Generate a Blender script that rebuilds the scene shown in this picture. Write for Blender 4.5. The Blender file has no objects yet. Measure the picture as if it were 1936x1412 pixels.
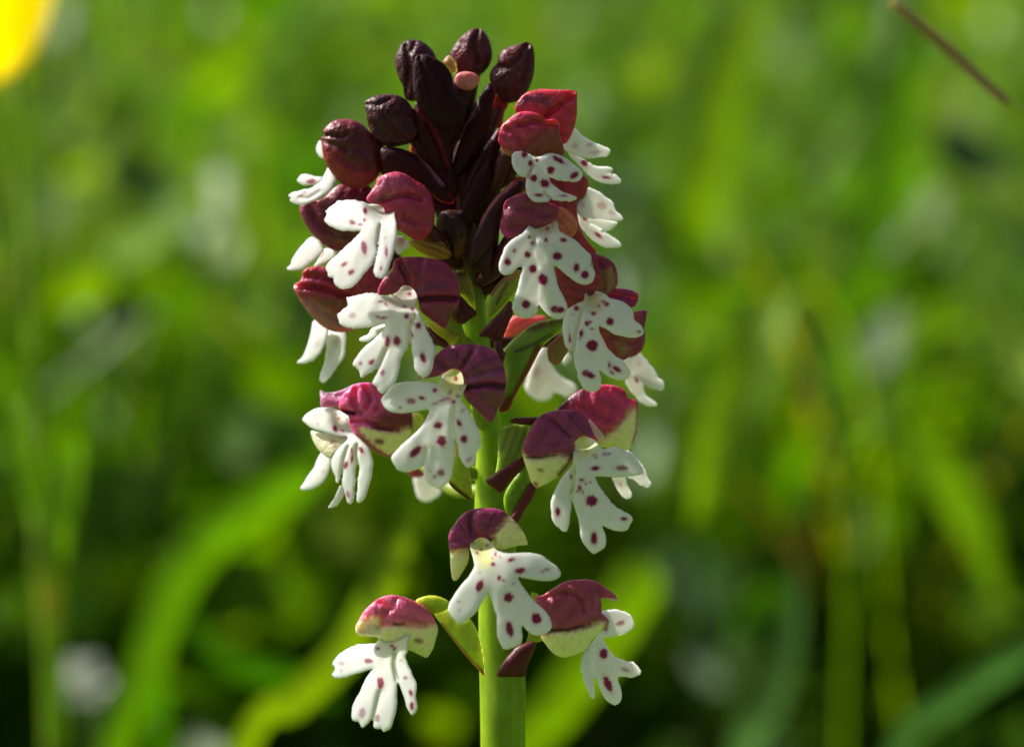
import bpy, math, random
import numpy as np
from mathutils import Vector

# ------------------------------------------------------------------ camera, sky, sun, exposure
scene = bpy.context.scene
COL = scene.collection
IMG_W, IMG_H = 1936.0, 1412.0
LENS, SENSOR, DIST, PITCH = 0.100, 0.036, 0.214, math.radians(12.0)
SPIKE_Z = 0.170                       # height of the spike's middle above the ground
FWD = np.array([0.0, math.cos(PITCH), -math.sin(PITCH)])
RIGHT = np.array([1.0, 0.0, 0.0])
UP = np.array([0.0, math.sin(PITCH), math.cos(PITCH)])
CAM = np.array([0.0, 0.0, SPIKE_Z]) - FWD * DIST
PXM = SENSOR / LENS * DIST / IMG_W    # metres per photo pixel at the spike

cam_data = bpy.data.cameras.new('camera')
cam = bpy.data.objects.new('camera', cam_data)
COL.objects.link(cam)
cam.location = CAM
cam.rotation_euler = (math.pi / 2 - PITCH, 0, 0)
cam_data.sensor_width = SENSOR * 1000
cam_data.lens = LENS * 1000
cam_data.clip_start = 0.01
cam_data.clip_end = 500
cam_data.dof.use_dof = True
cam_data.dof.focus_distance = DIST - 0.0045
cam_data.dof.aperture_fstop = 19.0
cam_data.dof.aperture_blades = 0
scene.camera = cam

SUN_TO = (-0.66 * RIGHT + 0.72 * UP + 0.26 * FWD)
SUN_TO = SUN_TO / np.linalg.norm(SUN_TO)
sun_el = math.asin(SUN_TO[2])
sun_az = math.atan2(SUN_TO[0], SUN_TO[1])          # clockwise from +Y
world = bpy.data.worlds.new('World')
scene.world = world
world.use_nodes = True
wn = world.node_tree
sky = wn.nodes.new('ShaderNodeTexSky')
sky.sky_type = 'NISHITA'
sky.sun_disc = False
sky.sun_elevation = sun_el
sky.sun_rotation = sun_az
sky.dust_density = 5.0
sky.air_density = 0.8
bg = wn.nodes['Background']
bg.inputs['Strength'].default_value = 0.075
whs = wn.nodes.new('ShaderNodeHueSaturation')      # hazy, paler sky all over
whs.inputs['Saturation'].default_value = 0.6
wn.links.new(sky.outputs['Color'], whs.inputs['Color'])
wn.links.new(whs.outputs['Color'], bg.inputs['Color'])
sl = bpy.data.lights.new('sun', 'SUN')
sl.energy = 5.0
sl.angle = math.radians(0.53)
sl.color = (1.0, 0.95, 0.86)
sun = bpy.data.objects.new('sun', sl)
COL.objects.link(sun)
sun.rotation_euler = Vector(SUN_TO).to_track_quat('Z', 'Y').to_euler()
sun.location = (-1, 1, 2)

vs = scene.view_settings
vs.view_transform = 'Standard'
vs.look = 'None'
vs.exposure = 0.50
vs.gamma = 1.0
vs.use_curve_mapping = False
scene.render.engine = 'CYCLES'
scene.cycles.use_denoising = True
scene.cycles.max_bounces = 10
scene.cycles.diffuse_bounces = 5
scene.cycles.transmission_bounces = 8
scene.cycles.sample_clamp_indirect = 6.0

rng = np.random.default_rng(7)
random.seed(7)


def at(px, py, depth):
    """world point seen at photo pixel (px, py), depth metres along the view axis"""
    k = SENSOR / LENS / IMG_W * depth
    px = np.asarray(px, float); py = np.asarray(py, float); depth = np.asarray(depth, float)
    return (CAM + np.multiply.outer((px - IMG_W / 2) * k, RIGHT) - np.multiply.outer((py - IMG_H / 2) * k, UP)
            + np.multiply.outer(depth, FWD))


# ------------------------------------------------------------------ materials
def new_mat(name):
    m = bpy.data.materials.new(name)
    m.use_nodes = True
    return m, m.node_tree, m.node_tree.nodes, m.node_tree.links, m.node_tree.nodes['Principled BSDF']


def tissue(name, rough=0.5, sss=0.8, sss_scale=0.0005, radius=(1.0, 0.8, 0.6), bump=0.25, bump_scale=6000.0,
           mottle=0.0, mottle_col=(0.3, 0.05, 0.08), mottle_scale=2500.0, sheen=0.0, spec=0.4, val=0.10, warts=0.0, fold=0.0):
    """living plant tissue: pigment from the mesh's Col attribute, grain and mottling from noise"""
    m, nt, N, L, p = new_mat(name)
    a = N.new('ShaderNodeAttribute'); a.attribute_name = 'Col'
    tc = N.new('ShaderNodeTexCoord')
    n1 = N.new('ShaderNodeTexNoise'); n1.inputs['Scale'].default_value = bump_scale; n1.inputs['Detail'].default_value = 4
    n2 = N.new('ShaderNodeTexNoise'); n2.inputs['Scale'].default_value = mottle_scale; n2.inputs['Detail'].default_value = 5
    n2.inputs['Roughness'].default_value = 0.65
    L.new(tc.outputs['Object'], n1.inputs['Vector']); L.new(tc.outputs['Object'], n2.inputs['Vector'])
    hsv = N.new('ShaderNodeHueSaturation')
    mr = N.new('ShaderNodeMapRange')
    mr.inputs['From Min'].default_value = 0.3; mr.inputs['From Max'].default_value = 0.7
    mr.inputs['To Min'].default_value = 1 - val; mr.inputs['To Max'].default_value = 1 + val
    L.new(n2.outputs['Fac'], mr.inputs['Value']); L.new(mr.outputs['Result'], hsv.inputs['Value'])
    L.new(a.outputs['Color'], hsv.inputs['Color'])
    out = hsv.outputs['Color']
    if mottle > 0:
        r = N.new('ShaderNodeMapRange'); r.inputs['From Min'].default_value = 0.52; r.inputs['From Max'].default_value = 0.68
        r.inputs['To Max'].default_value = mottle
        L.new(n2.outputs['Fac'], r.inputs['Value'])
        mx = N.new('ShaderNodeMix'); mx.data_type = 'RGBA'
        L.new(r.outputs['Result'], mx.inputs['Factor']); L.new(out, mx.inputs['A'])
        mx.inputs['B'].default_value = (*mottle_col, 1)
        out = mx.outputs['Result']
    L.new(out, p.inputs['Base Color'])
    p.inputs['Roughness'].default_value = rough
    p.inputs['Specular IOR Level'].default_value = spec
    p.inputs['Subsurface Weight'].default_value = sss
    p.inputs['Subsurface Scale'].default_value = sss_scale
    p.inputs['Subsurface Radius'].default_value = radius
    p.inputs['Sheen Weight'].default_value = sheen
    p.inputs['Sheen Roughness'].default_value = 0.4
    b = N.new('ShaderNodeBump'); b.inputs['Strength'].default_value = bump; b.inputs['Distance'].default_value = 0.00008
    L.new(n1.outputs['Fac'], b.inputs['Height'])
    nrm = b.outputs['Normal']
    if warts > 0:
        v = N.new('ShaderNodeTexVoronoi'); v.inputs['Scale'].default_value = 4200
        L.new(tc.outputs['Object'], v.inputs['Vector'])
        b2 = N.new('ShaderNodeBump'); b2.inputs['Strength'].default_value = warts; b2.inputs['Distance'].default_value = 0.00012
        b2.invert = True
        L.new(v.outputs['Distance'], b2.inputs['Height']); L.new(nrm, b2.inputs['Normal'])
        nrm = b2.outputs['Normal']
    if fold > 0:                              # larger crumples of the tissue
        n3 = N.new('ShaderNodeTexNoise'); n3.inputs['Scale'].default_value = 900; n3.inputs['Detail'].default_value = 3
        n3.inputs['Distortion'].default_value = 0.8
        L.new(tc.outputs['Object'], n3.inputs['Vector'])
        b3 = N.new('ShaderNodeBump'); b3.inputs['Strength'].default_value = fold; b3.inputs['Distance'].default_value = 0.00045
        L.new(n3.outputs['Fac'], b3.inputs['Height']); L.new(nrm, b3.inputs['Normal'])
        nrm = b3.outputs['Normal']
    L.new(nrm, p.inputs['Normal'])
    return m


M_LIP = tissue('lip_tissue', rough=0.45, sss=1.0, sss_scale=0.0009, radius=(1.0, 0.96, 0.88), bump=0.08, bump_scale=9000, val=0.03, spec=0.35)
M_HOOD = tissue('hood_tissue', rough=0.40, sss=0.85, sss_scale=0.0009, radius=(1.0, 0.4, 0.5), bump=0.45, bump_scale=4500, val=0.15, spec=0.38, warts=0.2, fold=0.35)
M_MAROON = tissue('maroon_bract_tissue', rough=0.45, sss=0.06, sss_scale=0.0003, radius=(1.0, 0.2, 0.2), bump=0.3, val=0.2, spec=0.3)
M_BUD = tissue('bud_tissue', fold=0.25, rough=0.44, sss=0.15, sss_scale=0.0005, radius=(1.0, 0.1, 0.1), bump=0.6, bump_scale=3500, val=0.40, mottle=0.6,
               mottle_col=(0.20, 0.02, 0.04), mottle_scale=2600, spec=0.28, warts=0.45)
M_BUD_SMOOTH = tissue('young_bud_tissue', rough=0.5, sss=0.4, sss_scale=0.0008, radius=(1.0, 0.1, 0.1), bump=0.25, val=0.3, spec=0.14, warts=0.1, fold=0.3)
M_STEM = tissue('stem_tissue', rough=0.45, sss=1.0, sss_scale=0.0045, radius=(0.9, 1.0, 0.25), bump=0.2, bump_scale=3000, val=0.12, mottle_scale=900, spec=0.3)
M_BRACT = tissue('bract_tissue', rough=0.45, sss=0.9, sss_scale=0.0014, radius=(0.8, 1.0, 0.2), bump=0.2, val=0.15, spec=0.3)


def leaf_mat(name, trans=0.5, rough=0.35, attr=True, color=(0.1, 0.25, 0.02), spec=0.5, tcol=1.35):
    m, nt, N, L, p = new_mat(name)
    p.inputs['Roughness'].default_value = rough
    p.inputs['Specular IOR Level'].default_value = spec
    t = N.new('ShaderNodeBsdfTranslucent')
    mix = N.new('ShaderNodeMixShader'); mix.inputs['Fac'].default_value = trans
    a = N.new('ShaderNodeAttribute'); a.attribute_name = 'Col'
    tc = N.new('ShaderNodeTexCoord'); n = N.new('ShaderNodeTexNoise'); n.inputs['Scale'].default_value = 160; n.inputs['Detail'].default_value = 3
    L.new(tc.outputs['Object'], n.inputs['Vector'])
    mr = N.new('ShaderNodeMapRange'); mr.inputs['From Min'].default_value = 0.3; mr.inputs['From Max'].default_value = 0.7
    mr.inputs['To Min'].default_value = 0.7; mr.inputs['To Max'].default_value = 1.3
    L.new(n.outputs['Fac'], mr.inputs['Value'])
    h = N.new('ShaderNodeHueSaturation'); L.new(mr.outputs['Result'], h.inputs['Value'])
    if attr:
        L.new(a.outputs['Color'], h.inputs['Color'])
    else:
        h.inputs['Color'].default_value = (*color, 1)
    h2 = N.new('ShaderNodeHueSaturation'); h2.inputs['Value'].default_value = tcol; h2.inputs['Saturation'].default_value = 1.1
    L.new(h.outputs['Color'], p.inputs['Base Color']); L.new(h.outputs['Color'], h2.inputs['Color'])
    L.new(h2.outputs['Color'], t.inputs['Color'])
    L.new(p.outputs[0], mix.inputs[1]); L.new(t.outputs[0], mix.inputs[2])
    L.new(mix.outputs[0], N['Material Output'].inputs['Surface'])
    return m


M_GRASS = leaf_mat('grass_blade_tissue', trans=0.52, rough=0.45, spec=0.32)
M_YELLOW = leaf_mat('yellow_petal', trans=0.6, rough=0.25, tcol=1.1)

# ------------------------------------------------------------------ object helpers
def tag(o, label, cat=None, group=None, kind=None):
    o['label'] = label
    if cat: o['category'] = cat
    if group: o['group'] = group
    if kind: o['kind'] = kind
    return o


def empty(name, loc, parent=None):
    o = bpy.data.objects.new(name, None)
    o.empty_display_size = 0.004
    o.location = loc
    COL.objects.link(o)
    if parent: o.parent = parent
    return o


def mesh_obj(name, verts, faces, mat, parent=None, cols=None, smooth=True):
    me = bpy.data.meshes.new(name)
    verts = np.asarray(verts, dtype=np.float32)
    faces = np.asarray(faces, dtype=np.int32)
    nf, k = faces.shape
    me.vertices.add(len(verts)); me.vertices.foreach_set('co', verts.ravel())
    me.loops.add(nf * k); me.loops.foreach_set('vertex_index', faces.ravel())
    me.polygons.add(nf)
    me.polygons.foreach_set('loop_start', np.arange(0, nf * k, k, dtype=np.int32))
    if smooth:
        me.polygons.foreach_set('use_smooth', np.ones(nf, dtype=bool))
    me.update(calc_edges=True)
    if cols is not None:
        at_ = me.color_attributes.new('Col', 'FLOAT_COLOR', 'POINT')
        c = np.ones((len(verts), 4), dtype=np.float32); c[:, :3] = cols
        at_.data.foreach_set('color', c.ravel())
    me.materials.append(mat)
    o = bpy.data.objects.new(name, me)
    COL.objects.link(o)
    if parent: o.parent = parent
    return o


def wpos(o):
    v = np.zeros(3)
    while o is not None:
        v += np.array(o.location); o = o.parent
    return v


# ------------------------------------------------------------------ tissue sheets: outline -> solid curved body
REG = {0: (0, 0, 1.0), 1: (530, 30, 3.816), 2: (850, 30, 3.816), 3: (530, 300, 3.816), 4: (870, 330, 3.138), 5: (550, 600, 3.529),
       6: (900, 650, 3.444), 7: (610, 940, 3.070), 8: (820, 940, 2.990), 9: (620, 530, 6.418), 10: (770, 180, 5.883),
       11: (770, 400, 5.042), 12: (820, 640, 3.815)}


def nat(reg, flat):
    x0, y0, s = REG[reg]
    a = np.asarray(flat, float).reshape(-1, 2)
    return a / s + (x0, y0)


def smooth_closed(p, n=4):
    p0, p1, p2, p3 = np.roll(p, 1, 0), p, np.roll(p, -1, 0), np.roll(p, -2, 0)
    out = []
    for i in range(n):
        t = i / n
        out.append(0.5 * ((2 * p1) + (-p0 + p2) * t + (2 * p0 - 5 * p1 + 4 * p2 - p3) * t * t + (-p0 + 3 * p1 - 3 * p2 + p3) * t ** 3))
    return np.stack(out, 1).reshape(-1, 2)


def seg_dist(P, A, B):
    d = np.full(len(P), 1e9)
    for a, b in zip(A, B):
        ab = b - a; l2 = max(ab @ ab, 1e-9)
        t = np.clip(((P - a) @ ab) / l2, 0, 1)
        q = P - (a + t[:, None] * ab)
        np.minimum(d, q[:, 0] ** 2 + q[:, 1] ** 2, out=d)
    return np.sqrt(d)


def poly_sdf(P, poly):
    d = seg_dist(P, poly, np.roll(poly, -1, 0))
    ins = np.zeros(len(P), bool)
    x, y = P[:, 0], P[:, 1]
    for a, b in zip(poly, np.roll(poly, -1, 0)):
        if a[1] == b[1]: continue
        c = ((a[1] > y) != (b[1] > y)) & (x < (b[0] - a[0]) * (y - a[1]) / (b[1] - a[1]) + a[0])
        ins ^= c
    return np.where(ins, -d, d)


def sstep(e0, e1, x):
    t = np.clip((x - e0) / (e1 - e0), 0, 1)
    return t * t * (3 - 2 * t)


_waves = rng.normal(size=(14, 2)); _ph = rng.uniform(0, 6.28, 14)
def wobble(P, scale, seed):
    """smooth pseudo-noise about -1..1"""
    r = np.zeros(len(P))
    for i in range(7):
        k = _waves[(i + seed) % 14] * 6.28 / scale * (0.6 + 0.2 * i)
        r += np.sin(P @ k + _ph[(i * 3 + seed) % 14] + seed) / (1 + 0.35 * i)
    return r / 2.6


SEED = [0]
SPOT_DARK = np.array([0.18, 0.003, 0.036])
SPOT_HALO = np.array([0.50, 0.14, 0.30])


def sheet(name, parent, reg, outline, w, mat, col, tilt=(0, 0), curl=0.0, solid=0.8, thin=None, bulge=0.18,
          paints=(), spots=(), creases=(), step=2.5, more=(), ruffle=0.0, nose=(0, 0), streak=0.0, recess=None):
    """One solid piece of plant tissue.  outline: photo-pixel outline of the piece at its own depth w (mm in front of the
    stem axis); thin=None inflates it to a rounded body (depth = solid * half-width), thin=t makes a blade t mm half-thick
    that is bent by tilt, curl and bulge.  tilt: mm of depth per mm to the right / up."""
    SEED[0] += 1; seed = SEED[0]
    x0, y0, s = REG[reg]
    polys = [smooth_closed(nat(reg, outline))] + [smooth_closed(nat(reg, m)) for m in more]
    allp = np.concatenate(polys)
    lo, hi = allp.min(0) - 2 * step, allp.max(0) + 2 * step
    nx, ny = int((hi[0] - lo[0]) / step) + 2, int((hi[1] - lo[1]) / step) + 2
    gx, gy = np.meshgrid(lo[0] + np.arange(nx) * step, lo[1] + np.arange(ny) * step)
    P = np.stack([gx.ravel(), gy.ravel()], 1)
    sd = np.min([poly_sdf(P, q) for q in polys], 0)
    if ruffle > 0:
        sd = sd + ruffle * (0.7 * wobble(P, 26, seed) + 0.5 * wobble(P, 13, seed + 4))
    S = sd.reshape(ny, nx)
    gyv, gxv = np.gradient(S, step)
    inside = S < 0
    # inflate: Poisson solve on the mask
    inr = -S.min()
    U = np.zeros_like(S)
    its = int(min(700, max(40, 2.2 * (inr / step) ** 2)))
    for _ in range(its):
        nb = np.zeros_like(U)
        nb[1:-1, 1:-1] = (U[:-2, 1:-1] + U[2:, 1:-1] + U[1:-1, :-2] + U[1:-1, 2:]) * 0.25 + 0.25 * step * step
        U = np.where(inside, nb, 0)
    H = np.sqrt(2 * U).ravel() * PXM * 1000      # mm
    # cells
    c = inside[:-1, :-1] | inside[1:, :-1] | inside[:-1, 1:] | inside[1:, 1:]
    jj, ii = np.nonzero(c)
    quad = np.stack([jj * nx + ii, (jj + 1) * nx + ii, (jj + 1) * nx + ii + 1, jj * nx + ii + 1], 1)
    used = np.zeros(nx * ny, bool); used[quad.ravel()] = True
    rim = used & (sd >= 0)
    Q = P.copy()
    g = np.stack([gxv.ravel(), gyv.ravel()], 1)
    gl = np.maximum(np.linalg.norm(g, axis=1), 0.3)
    Q[rim] -= (sd[rim] / gl[rim])[:, None] * g[rim] / gl[rim][:, None]
    idx = np.nonzero(used)[0]
    remap = -np.ones(nx * ny, int); remap[idx] = np.arange(len(idx))
    V = Q[idx]; d = np.maximum(-sd[idx], 0); h = H[idx]; isr = rim[idx]
    h[isr] = 0; d[isr] = 0
    # middle surface
    cen = polys[0].mean(0)
    ex = (V[:, 0] - cen[0]) * PXM * 1000; ey = -(V[:, 1] - cen[1]) * PXM * 1000
    mid = w + tilt[0] * ex + tilt[1] * ey + curl * (ex ** 2 + ey ** 2)
    dmm = d * PXM * 1000
    if recess:                                # (x, y, radius px[zoomed], depth mm): the throat sinks under the hood
        rc = nat(reg, recess[:2])[0]
        mid = mid - recess[3] * np.exp(-(((V - rc) ** 2).sum(1) / (recess[2] / s) ** 2))
    if streak > 0:                            # fine veins along the long axis
        cc = V - cen; uu, ss, vt = np.linalg.svd(cc - cc.mean(0), full_matrices=False)
        q = cc @ vt[1] / max(abs(cc @ vt[1]).max(), 1)
        vein = (0.5 + 0.5 * np.sin(q * 14 + 1.2 * wobble(V, 90, seed))) ** 2
    if thin is None:
        front = mid + h * solid + nose[0] * h * ex * 0.1 + nose[1] * h * ey * 0.1
        back = mid - h * solid
        tone = 0.05 * np.minimum(h, 1.0)
        front = front + tone * wobble(V, 38, seed) + np.minimum(h, 0.6) * (0.045 * wobble(V, 15, seed + 2) + 0.03 * wobble(V, 8, seed + 5))
    else:
        t = thin * (1 - np.exp(-dmm / (thin * 0.9)))
        b = bulge * h + 0.07 * np.minimum(h, 1.2) * wobble(V, 95, seed)
        front = mid + b + t
        back = mid + b - t
    for cr in creases:                        # (points, depth mm, width px[zoomed])
        pl = nat(reg, cr[0]); dist = seg_dist(V, pl[:-1], pl[1:])
        front = front - cr[1] * np.exp(-(dist / (cr[2] / s)) ** 2) * sstep(0, 4, d)
    # pigment, with crease shade, highlights and lit tones painted in
    C = np.tile(np.asarray(col, float), (len(V), 1))
    C *= (1 + 0.06 * wobble(V, 60, seed + 3))[:, None]
    if streak > 0:
        C *= (1 - streak * vein)[:, None]
        front = front - 0.22 * streak * vein * np.minimum(h, 0.5)
    if mat is M_LIP:                          # the thick middle of a lip is creamier than its tips
        C += (np.array([0.78, 0.72, 0.52]) - C) * (0.38 * sstep(0.45, 1.0, h / max(h.max(), 1e-6)))[:, None]
    for pt in paints:                         # (rgb, points, soft px[zoomed]) area  |  (rgb, points, radius, soft) stroke
        pl = nat(reg, pt[1])
        if len(pt) == 3:
            k = 1 - sstep(-1.5 * pt[2] / s, 1.5 * pt[2] / s, poly_sdf(V, smooth_closed(pl)) + pt[2] / s * (0.6 * wobble(V, 18, seed) + 0.5 * wobble(V, 8, seed + 1)))
        else:
            k = 1 - sstep((pt[2] - pt[3]) / s, (pt[2] + pt[3]) / s, seg_dist(V, pl[:-1], pl[1:]))
        C += (np.asarray(pt[0]) - C) * k[:, None]
    Cb = C.copy()
    for sp in spots:                          # (x, y, rx, ry, angle, strength)
        x, y, rx = sp[:3]; ry = sp[3] if len(sp) > 3 else rx
        an = math.radians(sp[4]) if len(sp) > 4 else 0; st = sp[5] if len(sp) > 5 else 1.0
        q = V - nat(reg, [x, y])[0]; rx, ry = rx / s, ry / s
        u = (q[:, 0] * math.cos(an) + q[:, 1] * math.sin(an)); v = (-q[:, 0] * math.sin(an) + q[:, 1] * math.cos(an))
        r = np.sqrt((u / rx) ** 2 + (v / ry) ** 2) + 0.17 * wobble(V, 12, seed + int(x) % 9) + 0.07 * wobble(V, 6, seed + int(y) % 7)
        e = 2.2 / min(rx, ry)
        halo = (1 - sstep(0.7, 1.0 + 1.8 * e + 0.2, r)) * 0.45 * min(st, 1)
        core = (1 - sstep(0.9 - 0.6 * e, 0.9 + 0.4 * e, r)) * st
        for arr, f in ((C, 1.0), (Cb, 0.3)):
            arr += (SPOT_HALO - arr) * (halo * f)[:, None]
            arr += ((SPOT_DARK if st > 0.6 else SPOT_HALO * (0.5, 0.35, 0.5)) - arr) * (core * f)[:, None]
    wf = at(V[:, 0], V[:, 1], DIST - front / 1000)
    nb_ = ~isr
    bidx = np.arange(len(V)); bidx[nb_] = len(V) + np.arange(nb_.sum())
    wb = at(V[nb_, 0], V[nb_, 1], DIST - back[nb_] / 1000)
    verts = np.concatenate([wf, wb]) - wpos(parent)
    f1 = remap[quad]
    faces = np.concatenate([f1, bidx[f1][:, ::-1]])
    cols = np.clip(np.concatenate([C, Cb[nb_]]), 0, 1)
    return mesh_obj(name, verts, faces, mat, parent, cols)

# ------------------------------------------------------------------ the ground
def ground():
    n = 90
    r = np.concatenate([[0], np.geomspace(0.05, 300, n)])
    th = np.linspace(0, 2 * math.pi, 73)[:-1]
    R, T = np.meshgrid(r[1:], th, indexing='ij')
    x, y = R * np.cos(T), R * np.sin(T)
    z = -0.004 + 0.006 * np.sin(x * 9 + 1) * np.cos(y * 7) * np.exp(-R / 6) - 0.006
    v = np.stack([x.ravel(), y.ravel(), z.ravel()], 1)
    f = []
    for i in range(n - 1):
        for j in range(72):
            f.append((i * 72 + j, (i + 1) * 72 + j, (i + 1) * 72 + (j + 1) % 72, i * 72 + (j + 1) % 72))
    m, nt, N, L, p = new_mat('meadow_soil')
    tc = N.new('ShaderNodeTexCoord'); n1 = N.new('ShaderNodeTexNoise'); n1.inputs['Scale'].default_value = 25; n1.inputs['Detail'].default_value = 8
    L.new(tc.outputs['Object'], n1.inputs['Vector'])
    cr = N.new('ShaderNodeValToRGB')
    cr.color_ramp.elements[0].position = 0.38; cr.color_ramp.elements[0].color = (0.06, 0.12, 0.012, 1)
    cr.color_ramp.elements[1].position = 0.62; cr.color_ramp.elements[1].color = (0.16, 0.30, 0.02, 1)
    e = cr.color_ramp.elements.new(0.75); e.color = (0.08, 0.055, 0.025, 1)
    L.new(n1.outputs['Fac'], cr.inputs['Fac']); L.new(cr.outputs['Color'], p.inputs['Base Color'])
    p.inputs['Roughness'].default_value = 0.95
    o = mesh_obj('ground', v, f, m)
    # close the hub
    return tag(o, 'mossy dark meadow soil under the grass', kind='structure')


ground()

# ------------------------------------------------------------------ the orchid
base_xy = at(952, 1600, DIST)
ROOT = np.array([base_xy[0], base_xy[1] + 0.004, -0.008])
orchid = empty('orchid_plant', ROOT)
tag(orchid, 'burnt orchid spike with white purple-spotted lips and dark maroon buds on a green stem', 'orchid')

GREEN = (0.19, 0.29, 0.006)
YGREEN = (0.40, 0.44, 0.03)
CREAM = (1.0, 0.88, 0.45)
WHITE = (0.76, 0.755, 0.73)
PLUM = (0.19, 0.032, 0.085)
WINE = (0.20, 0.018, 0.05)
PINK = (0.46, 0.085, 0.19)
ROSE = (0.33, 0.035, 0.095)
MAROON = (0.10, 0.010, 0.014)
DARK = (0.028, 0.002, 0.004)
BLACK = (0.026, 0.003, 0.006)
TAN = (0.36, 0.20, 0.09)
RED = (0.30, 0.010, 0.016)
VEIN_CREASE_SHADE = (0.05, 0.006, 0.02)  # dark tone of veins, also the shade painted into hood creases


def tube(name, parent, pts, mat, col, sides=20, ridges=0.05, sub=6, col_fn=None):
    """pts: (world point, radius m); Catmull-Rom tube"""
    p = np.array([q[0] for q in pts], float); r = np.array([q[1] for q in pts], float)
    ext = np.concatenate([[2 * p[0] - p[1]], p, [2 * p[-1] - p[-2]]]); er = np.concatenate([[r[0]], r, [r[-1]]])
    cp, cr = [], []
    for i in range(1, len(ext) - 2):
        for k in range(sub):
            t = k / sub
            w4 = 0.5 * np.array([-t + 2 * t * t - t ** 3, 2 - 5 * t * t + 3 * t ** 3, t + 4 * t * t - 3 * t ** 3, -t * t + t ** 3])
            cp.append(w4 @ ext[i - 1:i + 3]); cr.append(w4 @ er[i - 1:i + 3])
    cp.append(p[-1]); cr.append(r[-1]); cp = np.array(cp); cr = np.array(cr)
    tan = np.gradient(cp, axis=0); tan /= np.linalg.norm(tan, axis=1)[:, None]
    ref = np.array([0.0, 1.0, 0.05]); 
    u = np.cross(tan, ref); u /= np.linalg.norm(u, axis=1)[:, None]; v = np.cross(u, tan)
    th = np.linspace(0, 2 * math.pi, sides + 1)[:-1]
    rr = cr[:, None] * (1 + ridges * np.cos(5 * th)[None, :] + ridges * 0.5 * np.sin(8 * th + 1)[None, :])
    V = cp[:, None, :] + rr[..., None] * (np.cos(th)[None, :, None] * u[:, None, :] + np.sin(th)[None, :, None] * v[:, None, :])
    n = len(cp)
    ii, jj = np.meshgrid(np.arange(n - 1), np.arange(sides), indexing='ij')
    a = ii * sides + jj; b = ii * sides + (jj + 1) % sides
    F = np.stack([a.ravel(), b.ravel(), (b + sides).ravel(), (a + sides).ravel()], 1)
    V = V.reshape(-1, 3)
    # caps
    c0, c1 = len(V), len(V) + 1
    V = np.concatenate([V, cp[:1], cp[-1:]])
    j = np.arange(sides)
    F = np.concatenate([F, np.stack([(j + 1) % sides, j, np.full(sides, c0), np.full(sides, c0)], 1)[:, [0, 1, 2, 2]],
                        np.stack([(n - 1) * sides + j, (n - 1) * sides + (j + 1) % sides, np.full(sides, c1), np.full(sides, c1)], 1)[:, [0, 1, 2, 2]]])
    quads = [f for f in F if f[2] != f[3]]; tris = [f[:3] for f in F if f[2] == f[3]]
    off = wpos(parent) if parent is not None else 0
    me = bpy.data.meshes.new(name)
    me.from_pydata((V - off).tolist(), [], [list(map(int, f)) for f in quads] + [list(map(int, f)) for f in tris])
    me.polygons.foreach_set('use_smooth', np.ones(len(me.polygons), dtype=bool))
    ca = me.color_attributes.new('Col', 'FLOAT_COLOR', 'POINT')
    cc = np.ones((len(V), 4), dtype=np.float32)
    if col_fn is None:
        cc[:, :3] = col
    else:
        cc[:, :3] = col_fn(V)
    ca.data.foreach_set('color', cc.ravel())
    me.materials.append(mat)
    me.update()
    o = bpy.data.objects.new(name, me); COL.objects.link(o)
    if parent: o.parent = parent
    return o


stem_px = [(952, 1412, 42), (951, 1285, 43), (945, 1200, 39), (942, 1100, 37), (935, 980, 37), (928, 870, 28), (915, 740, 25),
           (898, 620, 25), (888, 520, 24), (880, 400, 22), (872, 280, 18), (862, 190, 11)]
sp = []
for _t in np.linspace(0, 1, 14)[:-1]:
    sp.append((ROOT * (1 - _t) + at(952, 1520, DIST) * _t + np.array([0.0008 * math.sin(_t * 3.1), 0, 0]), 0.0024 * (1 - _t) + 0.0017 * _t))
sp += [(at(x, y, DIST), r * PXM) for x, y, r in stem_px]
zd = at(900, 620, DIST)[2]; zt = at(885, 430, DIST)[2]
def stem_col(V):
    t = np.clip((V[:, 2] - zd) / (zt - zd), 0, 1)[:, None]
    g = np.array(GREEN) * (1 + 0.05 * np.sin(V[:, :1] * 9000) + 0.05 * np.sin(V[:, :1] * 21000 + V[:, 2:3] * 300) + 0.10 * np.sin(V[:, 2:3] * 700 + V[:, :1] * 2000))
    return g * (1 - t) + np.array(MAROON) * t
tube('stem', orchid, sp, M_STEM, GREEN, sides=40, ridges=0.02, sub=8, col_fn=stem_col)


FL = {}


def flower(px, py, w):
    p = at(px, py, DIST - w / 1000)
    FL[(px, py)] = e = empty('flower', p - ROOT, orchid)
    return e


def lip(f, reg, out, w, spots=(), tilt=(0, 0), curl=-0.026, col=WHITE, step=2.0, paints=(), more=(), name='lip', creases=(), thin=0.11, bulge=0.10, recess=None):
    return sheet(name, f, reg, out, w, M_LIP, col, tilt=tilt, curl=curl, thin=thin, bulge=bulge, spots=spots, paints=paints,
                 more=more, creases=creases, step=step, ruffle=1.3, recess=recess)


def hood(f, reg, out, w, col, solid=0.58, paints=(), creases=(), name='hood', mat=None, step=2.5, **k):
    k.setdefault('streak', 0.22)
    kk = 1.45 if mat is None else 1.0
    yy = nat(reg, out)[:, 1].mean()           # upper hoods are crimson, lower (older) ones paler magenta
    u = min(1.0, max(0.0, (yy - 380) / 350))
    q3 = (1.05 + 0.12 * u, 0.74 + 0.16 * u, 0.74 + 0.48 * u) if mat is None else (1, 1, 1)
    col = tuple(c * kk * q for c, q in zip(col, q3))
    return sheet(name, f, reg, out, w, mat or M_HOOD, col, solid=solid, paints=paints, creases=creases, step=step, **k)


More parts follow.
